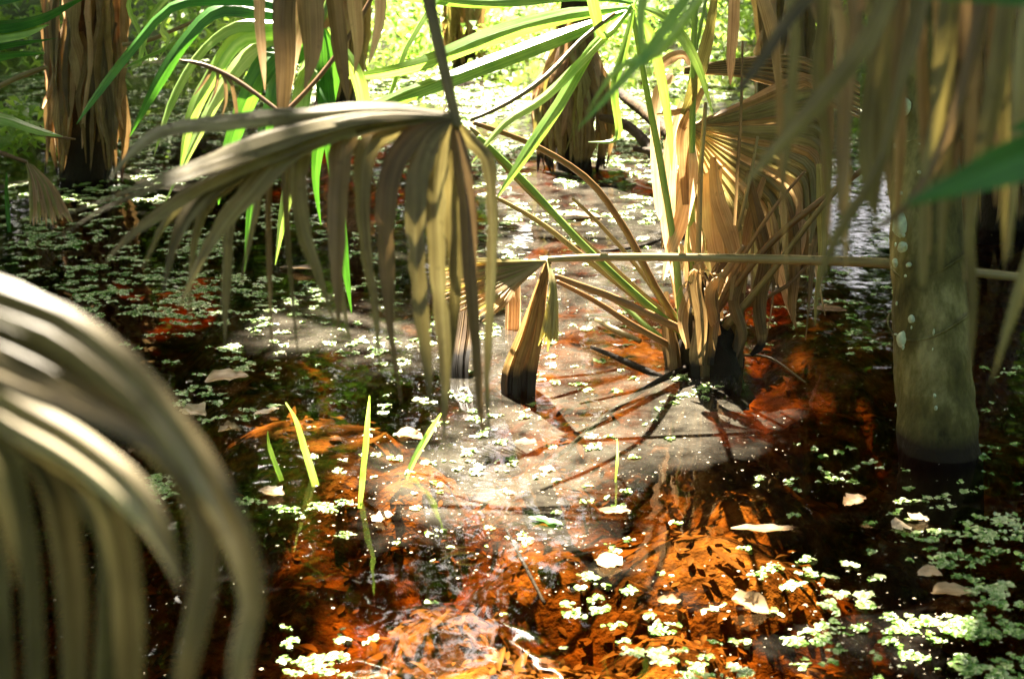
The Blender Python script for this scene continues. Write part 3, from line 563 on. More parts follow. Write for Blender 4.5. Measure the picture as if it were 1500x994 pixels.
for i in range(26):
    x = rnd.uniform(965, 1195); y0 = rnd.uniform(150, 360); L_ = rnd.uniform(60, 170); d_ = rnd.uniform(4.05, 4.35); w_ = rnd.uniform(8, 20); b_ = rnd.uniform(-16, 16)
    if x < 1110: y0 += 40
    blade('dead_leaf', [(x-b_, y0, d_, 3), (x, y0+L_*.3, d_, w_), (x+b_*.6, y0+L_*.65, d_, w_), (x+b_*1.4, y0+L_, d_, 2)], M[rnd.choice(('pink', 'pink', 'dry', 'brown'))], E, n=12, fold=.5, jit=1, torn=.4, wav=.25, twist=(rnd.uniform(-1, 1), rnd.uniform(-1.5, 1.5)))
# pleated half-open dead fan on the right of the clump
hub = (1008, 186, 4.05)
for i in range(19):
    t = i/18; a = R(-24 + 112*t); r1 = 185 - 55*t*t; r2 = 70+60*t
    x1, y1 = hub[0]+math.cos(a)*r1, hub[1]+math.sin(a)*r1*.9
    mx, my = hub[0]+math.cos(a)*r1*.5, hub[1]+math.sin(a)*r1*.45
    dr = rnd.uniform(.8, 1.2)
    wmx = 2*math.pi*r1/360*112/18*1.25
    blade('leaflet', [(*hub, 4), (mx, my, 4.12, wmx*.55), (x1, y1, 4.2, wmx), (x1+10+8*(1-t), y1+r2*.45*dr, 4.22, wmx*1.1), (x1+8+rnd.uniform(-8, 8), y1+r2*dr+20, 4.22, 2)],
          M['olive'] if i % 3 else M['dry'], E, n=14, fold=.75, normal=Vector((-.3, -.9, .35)), twist=(0, rnd.uniform(-.4, .4)), torn=.15, wav=.05)
for i in range(12):      # a second fan folded above it
    t = i/11; y1 = 62+t*50
    blade('leaflet', [(1002, 100+t*8, 4.1, 4), (1080, 88+t*22, 4.2, 6), (1170, y1+22, 4.28, 9), (1260, y1+60, 4.3, 3)], M['dry'] if i % 2 else M['brown'], E, n=10, fold=.8)
for i in range(16):      # pale frayed threads
    x, y = rnd.uniform(1000, 1060), rnd.uniform(370, 425); dd = 3.9+rnd.uniform(-.05, .1); a = rnd.uniform(0, 6.28); l_ = rnd.uniform(10, 26)
    tube('fibre', [(x, y, dd, 2.2), (x+math.cos(a)*l_*.5, y+math.sin(a)*l_*.5-5, dd-.02, 2), (x+math.cos(a)*l_, y+math.sin(a)*l_+rnd.uniform(0, 8), dd, 1.2)], M['float'], E, n=6, k=4)
# short broken leaf bases
for i in range(14):
    an = rnd.uniform(0, 6.28); x = 1030+45*math.cos(an); dd = dE+.09*math.sin(an)
    blade('leaf_base', [(x, 560, dd, 22), (x+math.cos(an)*6, 500, dd, 20), (x+math.cos(an)*16+rnd.uniform(-6, 6), 450+rnd.uniform(-25, 25), dd+.02, 9)], M['dry_wet'] if i % 2 else M['brown'], E, n=7, fold=.5, jit=1, torn=.5)

# ------------------------------------------------------------------ palms with skirts of dead leaves
def skirt(name_label, cx, top, base, halfw, nblades, mats, group='palm trunks wrapped in dead hanging leaves', wide=None, d=None, wpx=(12, 22), wetm='dry_wet', top_full=True):
    d = d or gd(base); ob = empty('skirted_palm', G(cx, base, -.2) if d is None else W(cx, base+10, d), name_label, 'palm', group)
    tube('trunk', [(cx, base+26, d, halfw*1.3), (cx, (top+base)/2, d, halfw*1.25), (cx, top, d, halfw*1.0), (cx, top-300, d, halfw*.9)], M['dbark'], ob, n=16, k=12, rough=.25)
    hw = halfw/F*d
    for i in range(nblades):
        an = rnd.uniform(math.pi*.98, math.pi*2.02); t = rnd.random()
        o_ = math.cos(an); z_ = math.sin(an)*hw
        y0 = top-60+(base-top)*.55*t*rnd.random(); y1 = min(base+6, y0+(base-top)*rnd.uniform(.45, .9)+60)
        if i % 3 == 0: y1 = base+rnd.uniform(-4, 8)
        wpxx = rnd.uniform(*wpx); wpxx *= 1
        def xx(y):
            u = (y-top)/(base-top); return cx + o_*halfw*(wide(min(1, max(0, u))))+rnd.uniform(-7, 7)
        ym = (y0+y1)/2
        m_ = M[mats[i % len(mats)]] if y1 < base-20 else M[wetm]; lean = rnd.uniform(-14, 14); wpxx *= rnd.uniform(.8, 1.5)
        blade('dead_leaf', [(xx(y0), y0, d+z_*.9, wpxx*.5), (xx((y0+ym)/2), (y0+ym)/2, d+z_*1.05, wpxx), (xx(ym), ym, d+z_*1.1, wpxx), (xx((y1+ym)/2)+lean*.4, (y1+ym)/2, d+z_*1.12, wpxx*.85), (xx(y1)+lean, y1, d+z_*1.15, wpxx*.15)],
              m_, ob, n=12, fold=.5, normal=Vector((o_*.8, -1, .1)), twist=(rnd.uniform(-.9, .9), rnd.uniform(-1.6, 1.6)), torn=.9, wav=.3)
    return ob
skirt('shaggy palm trunk at the far left wrapped in tan dead leaves', 124, 0, 258, 54, 40, ['dry', 'pink', 'dry', 'brown'], wide=lambda u: 1.0-.12*u)
skirt('short shaggy palm stump with black wet foot in the bright water at top centre', 841, 70, 246, 43, 56, ['dry', 'yolive', 'pink'], wide=lambda u: .5+1.9*u*(1-u)+.42*u, wpx=(10, 20))
skirt('distant shaggy palm trunk rising behind bright green leaves at top centre', 680, 0, 104, 26, 24, ['dry', 'yolive'], wide=lambda u: 1, wpx=(7, 12))
skirt('shaggy palm trunk behind the brown hanging frond, left of top centre', 500, 0, 158, 34, 28, ['dry', 'brown', 'pink'], wide=lambda u: 1.0, wpx=(9, 18))
skirt('shadowed shaggy palm trunk behind the long dry stalk at upper right', 1165, 0, 215, 50, 30, ['dry', 'pink', 'brown'], wide=lambda u: 1, wpx=(10, 20))
skirt('dark shaggy palm trunk at the far right behind the lichened trunk', 1470, -40, 330, 60, 34, ['brown', 'dry', 'brown'], wide=lambda u: 1, wpx=(14, 26))

# small broken stub at the left edge
sd = gd(325)
Sb = empty('dead_frond', G(60, 325, -.05), 'small splayed straw-coloured dead frond standing at the left water edge', 'palm frond')
for i in range(14):
    t = i/13
    blade('leaflet', [(38+t*10, 238+t*4, sd, 2), (44+t*32, 262+t*10, sd-.02, 6), (46+t*48, 296+t*8, sd-.05, 8), (44+t*62, 330-t*8+rnd.uniform(-6, 6), sd-.06, 2)], M['pink'] if i % 3 else M['yolive'], Sb, n=8, fold=.5)
tube('stalk', [(-40, 214, sd, 7), (0, 224, sd, 7), (40, 238, sd, 5)], M['rstalk'], Sb)

# ------------------------------------------------------------------ H: brown frond hanging at top left of centre
H = empty('palm_frond', W(450, -160, 2.7), 'dark brown dead frond hanging straight down from the top, left of centre', 'palm frond')
for P, m_ in (
 ([(440, -150, 2.7, 8), (388, -60, 2.7, 16), (380, 20, 2.7, 16), (384, 80, 2.7, 12), (388, 132, 2.7, 2)], 'pink'),
 ([(445, -150, 2.7, 8), (425, -60, 2.7, 28), (416, 20, 2.7, 34), (418, 90, 2.7, 30), (414, 165, 2.7, 16), (412, 190, 2.7, 3)], 'brown'),
 ([(450, -150, 2.72, 8), (450, -60, 2.72, 34), (455, 20, 2.72, 40), (456, 80, 2.72, 28), (446, 130, 2.72, 4)], 'brown'),
 ([(455, -150, 2.75, 8), (480, -60, 2.75, 24), (492, 20, 2.75, 26), (500, 90, 2.75, 22), (510, 150, 2.75, 3)], 'brown'),
 ([(455, -150, 2.7, 8), (510, -60, 2.7, 22), (520, 20, 2.7, 22), (524, 70, 2.7, 16), (518, 110, 2.7, 3)], 'dry'),
 ([(460, -150, 2.65, 8), (545, -60, 2.65, 18), (558, 10, 2.65, 18), (550, 60, 2.65, 12), (540, 95, 2.65, 2)], 'pink'),
 ([(450, -150, 2.75, 8), (430, -60, 2.78, 26), (437, 20, 2.78, 26), (430, 70, 2.78, 20), (424, 140, 2.78, 3)], 'pink')):
    blade('leaflet', P, M[m_], H, n=14, fold=.35, torn=.2)
tube('stalk', [(470, -420, 2.8, 16), (455, -280, 2.75, 15), (448, -145, 2.7, 12)], M['stalk'], H)
Hb = empty('palm_frond', W(470, 108, 2.9), 'thin bent dark stalk with a withered tuft crossing behind the arching frond', 'palm frond')
tube('stalk', [(575, -60, 2.95, 6), (520, 40, 2.93, 7), (468, 112, 2.9, 7), (415, 168, 2.88, 8)], M['rstalk'], Hb)
tube('stalk', [(415, 168, 2.88, 6), (350, 120, 2.9, 7), (300, 96, 2.9, 7), (262, 88, 2.9, 2)], M['rstalk'], Hb)
for i in range(4):
    t = i/3
    blade('leaflet', [(300, 96, 2.9, 2), (310+t*24, 98+t*14, 2.9, 5), (300+t*46, 118+t*40, 2.9, 6), (284+t*60, 140+t*50, 2.9, 1)], M['brown'], Hb, n=7, fold=.5)

# ------------------------------------------------------------------ green fronds
def green_frond(label, hub, blades, mats, stalk=None, group='green palm fronds', name='palm_frond', sm='gstalk'):
    o = empty(name, W(*hub), label, 'palm frond', group)
    for i, P in enumerate(blades):
        P = [(*p[:3], p[3]*1.2) for p in P]
        blade('leaflet', P, M[mats[i % len(mats)]], o, n=16, fold=.35, normal=Vector((rnd.uniform(-.4, .1), -.7, .7)), wav=.05)
    if stalk: tube('stalk', stalk, M[sm], o)
    return o
green_frond('vivid green fan frond drooping behind the arching olive frond, upper left', (470, 30, 3.1), [
 [(470, 30, 3.1, 4), (400, 5, 3.1, 16), (320, -2, 3.1, 20), (250, 10, 3.1, 18), (190, 75, 3.1, 16), (140, 140, 3.1, 12), (112, 182, 3.1, 1)],
 [(470, 30, 3.1, 4), (400, 20, 3.1, 18), (320, 14, 3.1, 22), (270, 60, 3.1, 18), (232, 120, 3.1, 16), (190, 200, 3.1, 1)],
 [(470, 32, 3.1, 4), (400, 36, 3.1, 20), (340, 40, 3.08, 24), (290, 80, 3.08, 20), (250, 150, 3.08, 16), (225, 230, 3.08, 1)],
 [(470, 34, 3.1, 4), (410, 48, 3.1, 20), (350, 56, 3.07, 26), (310, 110, 3.07, 22), (280, 170, 3.07, 18), (262, 260, 3.07, 1)],
 [(470, 36, 3.1, 4), (420, 58, 3.1, 20), (370, 74, 3.07, 28), (330, 120, 3.07, 22), (300, 175, 3.07, 16), (240, 300, 3.07, 1)],
 [(470, 38, 3.1, 4), (430, 66, 3.1, 22), (390, 92, 3.05, 30), (356, 160, 3.05, 22), (330, 240, 3.05, 16), (320, 300, 3.05, 1)],
 [(470, 40, 3.1, 4), (440, 76, 3.1, 22), (410, 110, 3.05, 30), (390, 180, 3.05, 22), (372, 270, 3.05, 18), (358, 398, 3.05, 1)],
 [(472, 42, 3.1, 4), (455, 90, 3.1, 22), (440, 140, 3.05, 28), (432, 220, 3.05, 22), (415, 310, 3.05, 16), (403, 388, 3.05, 1)],
 [(474, 42, 3.1, 4), (475, 100, 3.1, 20), (480, 160, 3.05, 22), (492, 260, 3.05, 16), (502, 360, 3.05, 14), (515, 458, 3.05, 1)],
 [(474, 42, 3.1, 4), (490, 90, 3.1, 18), (470, 190, 3.1, 18), (462, 260, 3.1, 10), (470, 330, 3.1, 1)],
 [(480, 40, 3.1, 4), (520, 100, 3.1, 18), (535, 170, 3.1, 14), (528, 250, 3.1, 1)],
], ['green', 'green', 'bright', 'bright', 'bright', 'green', 'green', 'bright'], [(560, -300, 3.2, 12), (520, -120, 3.15, 11), (470, 34, 3.1, 9)])
green_frond('glowing pale green fan frond with long leaflets sweeping left from top centre', (925, 10, 3.6), [
 [(928, 4, 3.6, 4), (840, -6, 3.6, 14), (720, 2, 3.6, 18), (620, -4, 3.6, 14), (540, -12, 3.6, 1)],
 [(925, 10, 3.6, 4), (830, 22, 3.6, 20), (720, 52, 3.58, 24), (620, 92, 3.56, 18), (540, 110, 3.56, 10), (470, 112, 3.55, 1)],
 [(925, 12, 3.6, 4), (840, 46, 3.6, 22), (740, 84, 3.58, 26), (640, 122, 3.55, 22), (540, 160, 3.54, 16), (420, 210, 3.5, 1)],
 [(922, 14, 3.6, 4), (870, 66, 3.6, 14), (820, 150, 3.58, 16), (770, 225, 3.56, 14), (728, 290, 3.55, 2)],
 [(925, 14, 3.6, 4), (880, 60, 3.58, 12), (800, 140, 3.56, 14), (740, 180, 3.56, 10), (690, 240, 3.55, 1)],
 [(928, 14, 3.6, 4), (915, 70, 3.58, 10), (900, 130, 3.56, 10), (905, 200, 3.55, 8), (862, 208, 3.55, 1)],
 [(925, 8, 3.6, 4), (890, 50, 3.55, 12), (875, 30, 3.55, 14), (860, -40, 3.55, 12), (840, -120, 3.5, 2)],
 [(930, 8, 3.6, 4), (980, 30, 3.6, 14), (1020, 90, 3.6, 12), (1045, 170, 3.6, 1)],
 [(928, 8, 3.6, 4), (952, 50, 3.6, 12), (970, 120, 3.6, 12), (982, 200, 3.6, 8), (984, 250, 3.6, 1)],
 [(925, 6, 3.6, 4), (810, -30, 3.6, 14), (680, -40, 3.6, 16), (600, 60, 3.6, 14), (570, 140, 3.6, 10), (540, 190, 3.6, 1)],
], ['bright'], None)
green_frond('dark green fan frond pointing in from the top left corner', (-120, 10, 4.2), [
 [(-120, 10, 4.2, 5), (-20, -2, 4.2, 22), (60, -20, 4.2, 20), (130, -40, 4.2, 2)],
 [(-120, 12, 4.2, 5), (-30, 38, 4.2, 22), (50, 30, 4.2, 20), (110, 2, 4.2, 10), (150, -16, 4.2, 1)],
 [(-120, 14, 4.2, 5), (-30, 50, 4.2, 18), (30, 48, 4.2, 16), (72, 36, 4.2, 1)],
 [(-120, 16, 4.2, 5), (-30, 64, 4.2, 18), (30, 62, 4.2, 14), (84, 56, 4.2, 1)],
 [(-120, 18, 4.2, 5), (-30, 78, 4.2, 18), (30, 78, 4.2, 12), (66, 78, 4.2, 1)],
 [(-120, 22, 4.2, 5), (-40, 150, 4.2, 18), (20, 178, 4.2, 14), (60, 192, 4.2, 12), (92, 200, 4.2, 1)],
], ['green', 'green', 'bright'], [(-300, -80, 4.3, 12), (-200, -40, 4.25, 12), (-118, 12, 4.2, 9)])
green_frond('sunlit narrow green blades crossing the gap at the top, left of the brown frond', (300, -60, 4.4), [
 [(320, -60, 4.4, 4), (232, 10, 4.4, 8), (205, 90, 4.4, 5), (218, 90, 4.4, 1)],
 [(320, -60, 4.4, 4), (240, 30, 4.4, 9), (246, 60, 4.4, 8), (230, 90, 4.4, 1)],
 [(330, -60, 4.4, 4), (300, 20, 4.4, 9), (260, 60, 4.4, 9), (200, 90, 4.4, 6), (182, 100, 4.4, 1)],
 [(320, -60, 4.4, 4), (195, -10, 4.4, 6), (205, 50, 4.4, 5), (218, 88, 4.4, 1)],
], ['bright'], None)

# loose stalks and branches --------------------------------------------------
Lb = empty('fallen_branch', G(920, 190), 'rotten forked log lying in bright water right of the stump', 'branch')
dl = gd(238)
tube('limb', [(880, 172, 6.7, 10), (915, 182, 6.6, 14), (948, 212, 6.4, 16), (975, 262, 6.2, 14)], M['dbark'], Lb, rough=.3)
tube('limb', [(905, 134, 6.8, 14), (940, 160, 6.6, 18), (975, 190, 6.4, 20), (1010, 230, 6.2, 18)], M['dbark'], Lb, rough=.35)
tube('limb', [(930, 218, 6.4, 8), (965, 224, 6.3, 12), (1000, 236, 6.2, 12)], M['dbark'], Lb, rough=.35)
def stick(label, P, m_='dbark', rough=.25, group='dead sticks in the water'):
    o = tube('stick', P, M[m_], None, n=12, k=6, rough=rough); tag(o, label, 'stick', group); return o
def gp(px, py, z, wpx):
    p = (CAM_H-z)/(SP + (py-497)/F*CP); return (px, py, p, wpx)
stick('short black stick angled out of the water left of the palmetto clump', [gp(866, 508, .03, 6), gp(905, 524, .02, 9), gp(958, 548, 0, 12), gp(985, 560, -.02, 8)])
stick('broken thorny stalk lying in the light behind the palmetto stalks', [gp(874, 468, .02, 7), gp(900, 482, .02, 10), gp(938, 500, .0, 8)], 'stalk')
stick('long dark twig reaching from the clump foot to lower left', [gp(1012, 535, .01, 10), gp(960, 560, .0, 8), gp(905, 595, -.02, 8), gp(850, 640, -.05, 7), gp(790, 690, -.08, 5)])
stick('thin brown twig rising beside the clump foot on the right', [gp(1090, 520, .0, 5), gp(1130, 525, .01, 4), gp(1180, 560, 0, 3)], 'stalk')
stick('black wet twig floating level at upper centre behind the stump', [gp(800, 252, .01, 3), gp(850, 262, .01, 4), gp(905, 275, .0, 3)])
stick('slim dark twig slanting through the amber shallows near the bottom centre', [gp(742, 776, -.02, 4), gp(770, 830, -.02, 6), gp(798, 884, -.04, 5)])
stick('thin straight twig under the bright gap behind the level dry stalk', [gp(880, 368, .0, 4), gp(930, 362, .01, 5), gp(970, 350, .0, 4)])
stick('long thin stem arching from the hub of the arching frond to upper right', [(690, 176, 3.3, 6), (745, 150, 3.35, 8), (800, 112, 3.4, 8), (850, 60, 3.5, 7), (900, 20, 3.55, 6)], 'stalk', .1)
stick('dark stem slanting across the left edge above the straw frond', [(-20, 160, 5.0, 8), (20, 176, 5.0, 7), (60, 196, 5, 6), (110, 204, 5, 3)], 'rstalk', .1)
stick('pale branch leaning in from the left edge in front of the shaggy trunk', [(-30, 140, 6.0, 8), (30, 112, 6.0, 8), (68, 98, 6, 7)], 'stalk', .2)
stick('brown stem slanting behind the green leaflets at upper left', [(180, 66, 5.6, 7), (215, 60, 5.6, 7), (255, 44, 5.6, 6), (330, 10, 5.6, 5)], 'stalk', .2)
# little broken stumps behind the arching frond
Ls = empty('broken_stump', G(672, 560, -.05), 'narrow black-footed stump behind the hanging leaflets at centre', 'stump', 'small stumps')
for i in range(7):
    x = 664+i*3; blade('dead_leaf', [(x+14-i, 440, 4.15, 5), (x+6, 490, 4.1, 9), (x, 530, 4.05, 10), (x, 572, 4.02, 9)], M['dry_wet'], Ls, n=8, fold=.5, jit=.8)
Lt = empty('broken_stump', G(752, 484, -.05), 'thin reddish broken stub beside the collapsed dry fan', 'stump', 'small stumps')
for i in range(5):
    x = 744+i*4; blade('dead_leaf', [(x, 412+rnd.uniform(-4, 6), 4.5, 4), (x, 445, 4.48, 7), (x-1, 490, 4.46, 7)], M['pink'], Lt, n=8, fold=.5, jit=.6)

# ------------------------------------------------------------------ young shoots in the water
def shoot(label, P, m_='bright'):
    P = [(P[0][0]+rnd.uniform(-9, 9), P[0][1]+3, P[0][2]-.04, P[0][3])]+P[1:]
    o = blade('grass_blade', P, M[m_], None, n=16, fold=.7, jit=.6, wav=.12, torn=.25); tag(o, label, 'grass blade', 'green shoots standing in the water')
shoot('tall bright green shoot leaning left, tallest of the left pair', [(424, 586, gd(702), 3), (432, 615, gd(702), 9), (446, 660, gd(702), 12), (462, 712, gd(702), 12)])
shoot('shortest green shoot at the far left of the water shoots', [(384, 628, gd(696), 2), (394, 655, gd(696), 8), (412, 704, gd(696), 9)])
shoot('upright slim green shoot in the dark water left of centre', [(542, 576, gd(734), 2), (539, 620, gd(734), 8), (533, 690, gd(734), 10), (528, 744, gd(734), 8)])
shoot('lime shoot leaning right below the tips of the arching frond', [(642, 602, gd(690), 2), (630, 632, gd(690), 9), (612, 662, gd(690), 9), (594, 700, gd(690), 7)])
shoot('faint pale shoot right of the centre clear patch', [(910, 640, gd(700), 1.5), (905, 670, gd(700), 5), (902, 706, gd(700), 4)])
shoot('lone thin green shoot at the dark left water', [(12, 250, 5.5, 2), (10, 290, 5.5, 6), (14, 340, 5.5, 6)], 'green')

# ------------------------------------------------------------------ fallen leaves
def leafmesh(nm, c, rot, L, Wd, curl, m_, tilt=(0, 0), seed=0):
    mb = MB(); vs = []; uv = []; n = 8
    for i in range(n+1):
        t = i/n; h = Wd/2*math.sin(math.pi*min(1, t*.95+.03))**.7*(1+.35*noise.noise(Vector((seed, t*6, 0))))
        for j, s in enumerate((-1, -.5, 0, .5, 1)):
            z = curl*(abs(s)**1.5)*h*.9 + curl*.08*L*(1+math.sin(t*5+seed)) + .005*noise.noise(Vector((seed, t*7, s*3)))
            h2 = h*(1+.6*noise.noise(Vector((seed, t*11, s*2))))
            vs.append(Vector(((t-.5)*L+.12*L*noise.noise(Vector((seed+s, t*8, 2))), s*h2, max(z, -.001)))); uv.append((s*h+seed, t*L))
    Rm = Matrix.Rotation(rot, 3, 'Z') @ Matrix.Rotation(tilt[0], 3, 'X') @ Matrix.Rotation(tilt[1], 3, 'Y')
    vs = [c + Rm @ v for v in vs]
    mb.add(vs, [(i*5+j, i*5+j+1, (i+1)*5+j+1, (i+1)*5+j) for i in range(n) for j in range(4)], uv)
    return mb.build(nm, m_)
FL = [
 (333, 556, 70, 30, .35, 'float', 'broad cream dead leaf floating below the arching frond tips'),
 (284, 606, 46, 26, .5, 'float', 'curled tan leaf near the edge of the blurred near frond'),
 (336, 632, 36, 20, .6, 'float', 'small upturned cream leaf left of the green shoots'),
 (398, 722, 46, 24, .3, 'float', 'grey-tan leaf floating just above the row of water fern'),
 (390, 604, 44, 14, .3, 'float', 'narrow pale leaf beside the amber patch at left'),
 (185, 664, 30, 18, .4, 'litter', 'small orange leaf showing between the blurred leaflets at left'),
 (1098, 890, 60, 30, .7, 'float', 'curled cream leaf with raised lobes at the lower right'),
 (1252, 735, 42, 20, .4, 'litter', 'brown leaf with a pale tip in the dark water at right'),
 (1320, 772, 32, 22, .3, 'float', 'pale tan leaf, left one of the pair in the dark water at right'),
 (1346, 759, 34, 18, .3, 'float', 'yellow leaf, right one of the pair in the dark water at right'),
 (1362, 842, 40, 24, .4, 'float', 'grey-white leaf lying on the water fern at the right'),
 (1400, 868, 90, 26, .3, 'float', 'long ragged pinkish leaf in the sun at the lower right'),
 (892, 824, 44, 26, .3, 'float', 'bright white oval leaf floating in the sunny amber water, bottom centre'),
 (1270, 772, 20, 10, .2, 'litter', 'tiny orange leaf left of the pale leaf pair'),
 (855, 318, 60, 16, .4, 'litter', 'rust red leaf mass showing above water below the stump'),
 (560, 758, 36, 20, .3, 'float', 'white leaf scrap floating right of the slim upright shoot'),
 (838, 224, 34, 40, .3, 'pink', 'orange-brown leaf stuck upright at the foot of the stump'),
 (1120, 775, 110, 18, .2, 'litter', 'long rusty strap leaf lying in the amber patch at right'),
 (900, 748, 50, 14, .2, 'litter', 'red leaf just under the surface at the top of the amber patch'),
 (600, 640, 46, 30, .3, 'litter', 'golden leaf sunk beside the lime shoot'),
 (980, 880, 40, 18, .3, 'litter', 'small brown leaf floating at the bottom right of centre'),
 (440, 395, 80, 16, .3, 'brown', 'dark curled strap leaf lying in the light behind the arching frond'),
 (1215, 455, 60, 18, .3, 'litter', 'rust brown leaf in the shade left of the lichened trunk'),
 (770, 648, 40, 18, .2, 'litter', 'amber leaf just under the surface at the foot of the dry fan'),
 (800, 762, 60, 12, .1, 'green', 'narrow green leaf floating flat on the grey film above the amber patch'),
]
for i, (px, py, L, Wd, cu, m_, lab) in enumerate(FL):
    d = gd(py); sunk = m_ == 'litter' and i % 2
    o = leafmesh('fallen_leaf', G(px, py, -.012 if sunk else .006), rnd.uniform(-.5, .5), L/F*d*.9, Wd/F*d*1.5, cu, M[m_], seed=i*2.3,
                 tilt=(R(70), 0) if 'stuck upright' in lab else (rnd.uniform(-.1, .1), rnd.uniform(-.12, .12)))
    tag(o, lab, 'leaf', 'fallen leaves')

# ------------------------------------------------------------------ leaf litter on the bed
mb = MB()
def litter_leaf(mb, c, L, Wd, seed):
    a = rnd.uniform(0, 6.28); n = 4; vs = []; uv = []
    ca, sa = math.cos(a), math.sin(a); cu = rnd.uniform(-.3, .5); tz = rnd.uniform(-.3, .3)
    for i in range(n+1):
        t = i/n; h = Wd/2*math.sin(math.pi*(t*.9+.05))
        for s in (-1, 0, 1):
            x, y = (t-.5)*L, s*h; z = cu*h*abs(s)+(t-.5)*tz*L+cu*.2*L*math.sin(t*4)
            vs.append(c+Vector((x*ca-y*sa, x*sa+y*ca, z))); uv.append((y+seed*.3, x+seed*.7))
    mb.add(vs, [(i*3+j, i*3+j+1, (i+1)*3+j+1, (i+1)*3+j) for i in range(n) for j in range(2)], uv)
for i in range(5200):
    px, py = rnd.uniform(-60, 1560), rnd.uniform(180, 1080)
    p = G(px, py, -.17); p.z = min(-.02, bedz(p.x, p.y)+rnd.uniform(-.012, .02))
    strap = rnd.random() < .06
    L = rnd.uniform(.018, .045) if not strap else rnd.uniform(.05, .12)
    litter_leaf(mb, p, L, L*rnd.uniform(.3, .6) if not strap else rnd.uniform(.012, .03), i)
tag(mb.build('leaf_litter', M['litter']), 'amber and rust dead leaves lying on the bottom under the tea-coloured water', 'leaf litter', kind='stuff')

# ------------------------------------------------------------------ floating water fern and flecks
mb = MB()
def pad(c, r, ang, z0=.002):
    k = 5; ca, sa = math.cos(ang), math.sin(ang)
    tilt = rnd.uniform(-.45, .45); tl2 = rnd.uniform(-.35, .35)
    vs = [(c.x, c.y, z0+.0008)]
    for j in range(k):
        an = 2*math.pi*j/k; x, y = math.cos(an)*r*1.15, math.sin(an)*r*.85
        vs.append((c.x+x*ca-y*sa, c.y+x*sa+y*ca, max(.0008, z0+abs(y)*.45+x*tilt+y*tl2)))
    b = len(mb.v); mb.v += vs; mb.uv += [(0, 0)]*6
    mb.f += [(b, b+1+j, b+1+(j+1) % k) for j in range(k)]
cl = 0
for tries in range(90000):
    if len(mb.v) > 6*120000: break
    # sample the water evenly in picture area, biased to reach far water
    px, py = rnd.uniform(-80, 1580), rnd.uniform(20, 1060)
    dens = fern(px, py)
    nz = noise.noise(Vector((px*.012, py*.03, 4)))
    if rnd.random() > dens*(.5+nz*1.6)*.30: continue
    c = G(px, py); far = c.y
    npad = int(rnd.choice((2, 4, 7, 11, 16, 24))*min(1.5, .25+dens))+1
    r0 = .0052*(1 if far < 5 else min(2.6, 1+(far-5)*.22))
    ps = [Vector(c)]
    for k in range(npad*2):
        q = rnd.choice(ps[-8:]) if rnd.random() < .7 else rnd.choice(ps); a = rnd.uniform(0, 6.28)
        q = q + Vector((math.cos(a)*1.15, math.sin(a)*.9, 0))*r0*1.5; ps.append(q)
        pad(q, r0*rnd.uniform(.6, 1.45), rnd.uniform(0, 6.28))
tag(mb.build('water_fern', M['fern'], smooth=False), 'clumps of tiny green water fern floating over the pool', 'water fern', kind='stuff')
print('fern pads', len(mb.v)//6)
mb = MB()
for i in range(7500):
    px, py = rnd.uniform(-20, 1520), rnd.uniform(240, 1000)
    if rnd.random() > .15+film(px, py)+.3*lit(px, py): continue
    c = G(px, py); r = rnd.choice((.0006, .0008, .0011, .0014, .0026)); a = rnd.uniform(0, 3); k = 4
    b = len(mb.v)
    for j in range(k):
        an = 2*math.pi*j/k+a; mb.v.append((c.x+math.cos(an)*r*1.5, c.y+math.sin(an)*r, .0012)); mb.uv.append((0, 0))
    mb.f.append((b, b+1, b+2, b+3))
tag(mb.build('pollen_flecks', M['fleck'], smooth=False), 'pale flecks of pollen and plant dust scattered on the water surface', 'debris', kind='stuff')

# ------------------------------------------------------------------ bright herbs on the far bank and far trees
mb = MB()
def herb(c, h, n, r):
    for k in range(n):
        z = rnd.random()**.7*h; a = rnd.uniform(0, 6.28); rr = r*(1-.4*z/h)*rnd.random()**.5
        p = c + Vector((math.cos(a)*rr, math.sin(a)*rr, z)); L = rnd.uniform(.05, .13); b = rnd.uniform(0, 6.28); el = rnd.uniform(-.5, .9)
        d = Vector((math.cos(b)*math.cos(el), math.sin(b)*math.cos(el), math.sin(el))); s = d.cross(Vector((0, 0, 1))).normalized()*L*.24
        e = p+d*L; m_ = p+d*L*.5+Vector((0, 0, .02))
        b0 = len(mb.v); mb.v += [p, m_-s, e-Vector((0, 0, .02)), m_+s]; mb.uv += [(0, 0), (.1, .1), (0, .2), (.05, .1)]
        mb.f += [(b0, b0+1, b0+2, b0+3)]
for i in range(620):
    y = rnd.uniform(9.6, 19); x = rnd.gauss(0, 1)*(1.2+y*.12) + .2
    if y < 11 and rnd.random() < .6: continue
    herb(Vector((x, y, max(0, landz(x, y)))), rnd.uniform(.15, .55)*(1 if y < 14 else 1.7), 34, rnd.uniform(.15, .4))
for i in range(16):
    p_ = G(rnd.uniform(-60, 62), rnd.uniform(190, 236)); herb(Vector((p_.x, p_.y, 0)), rnd.uniform(.06, .2), 14, .1)
for i in range(260):
    y = rnd.uniform(11, 20); x = rnd.choice((-1, 1))*rnd.uniform(3, 8)
    herb(Vector((x, y, max(0, landz(x, y)))), rnd.uniform(.3, 1.2), 40, rnd.uniform(.3, .7))
tag(mb.build('undergrowth', M['under'], smooth=False), 'mass of bright green leafy undergrowth on the sunny far bank', 'undergrowth', kind='stuff')

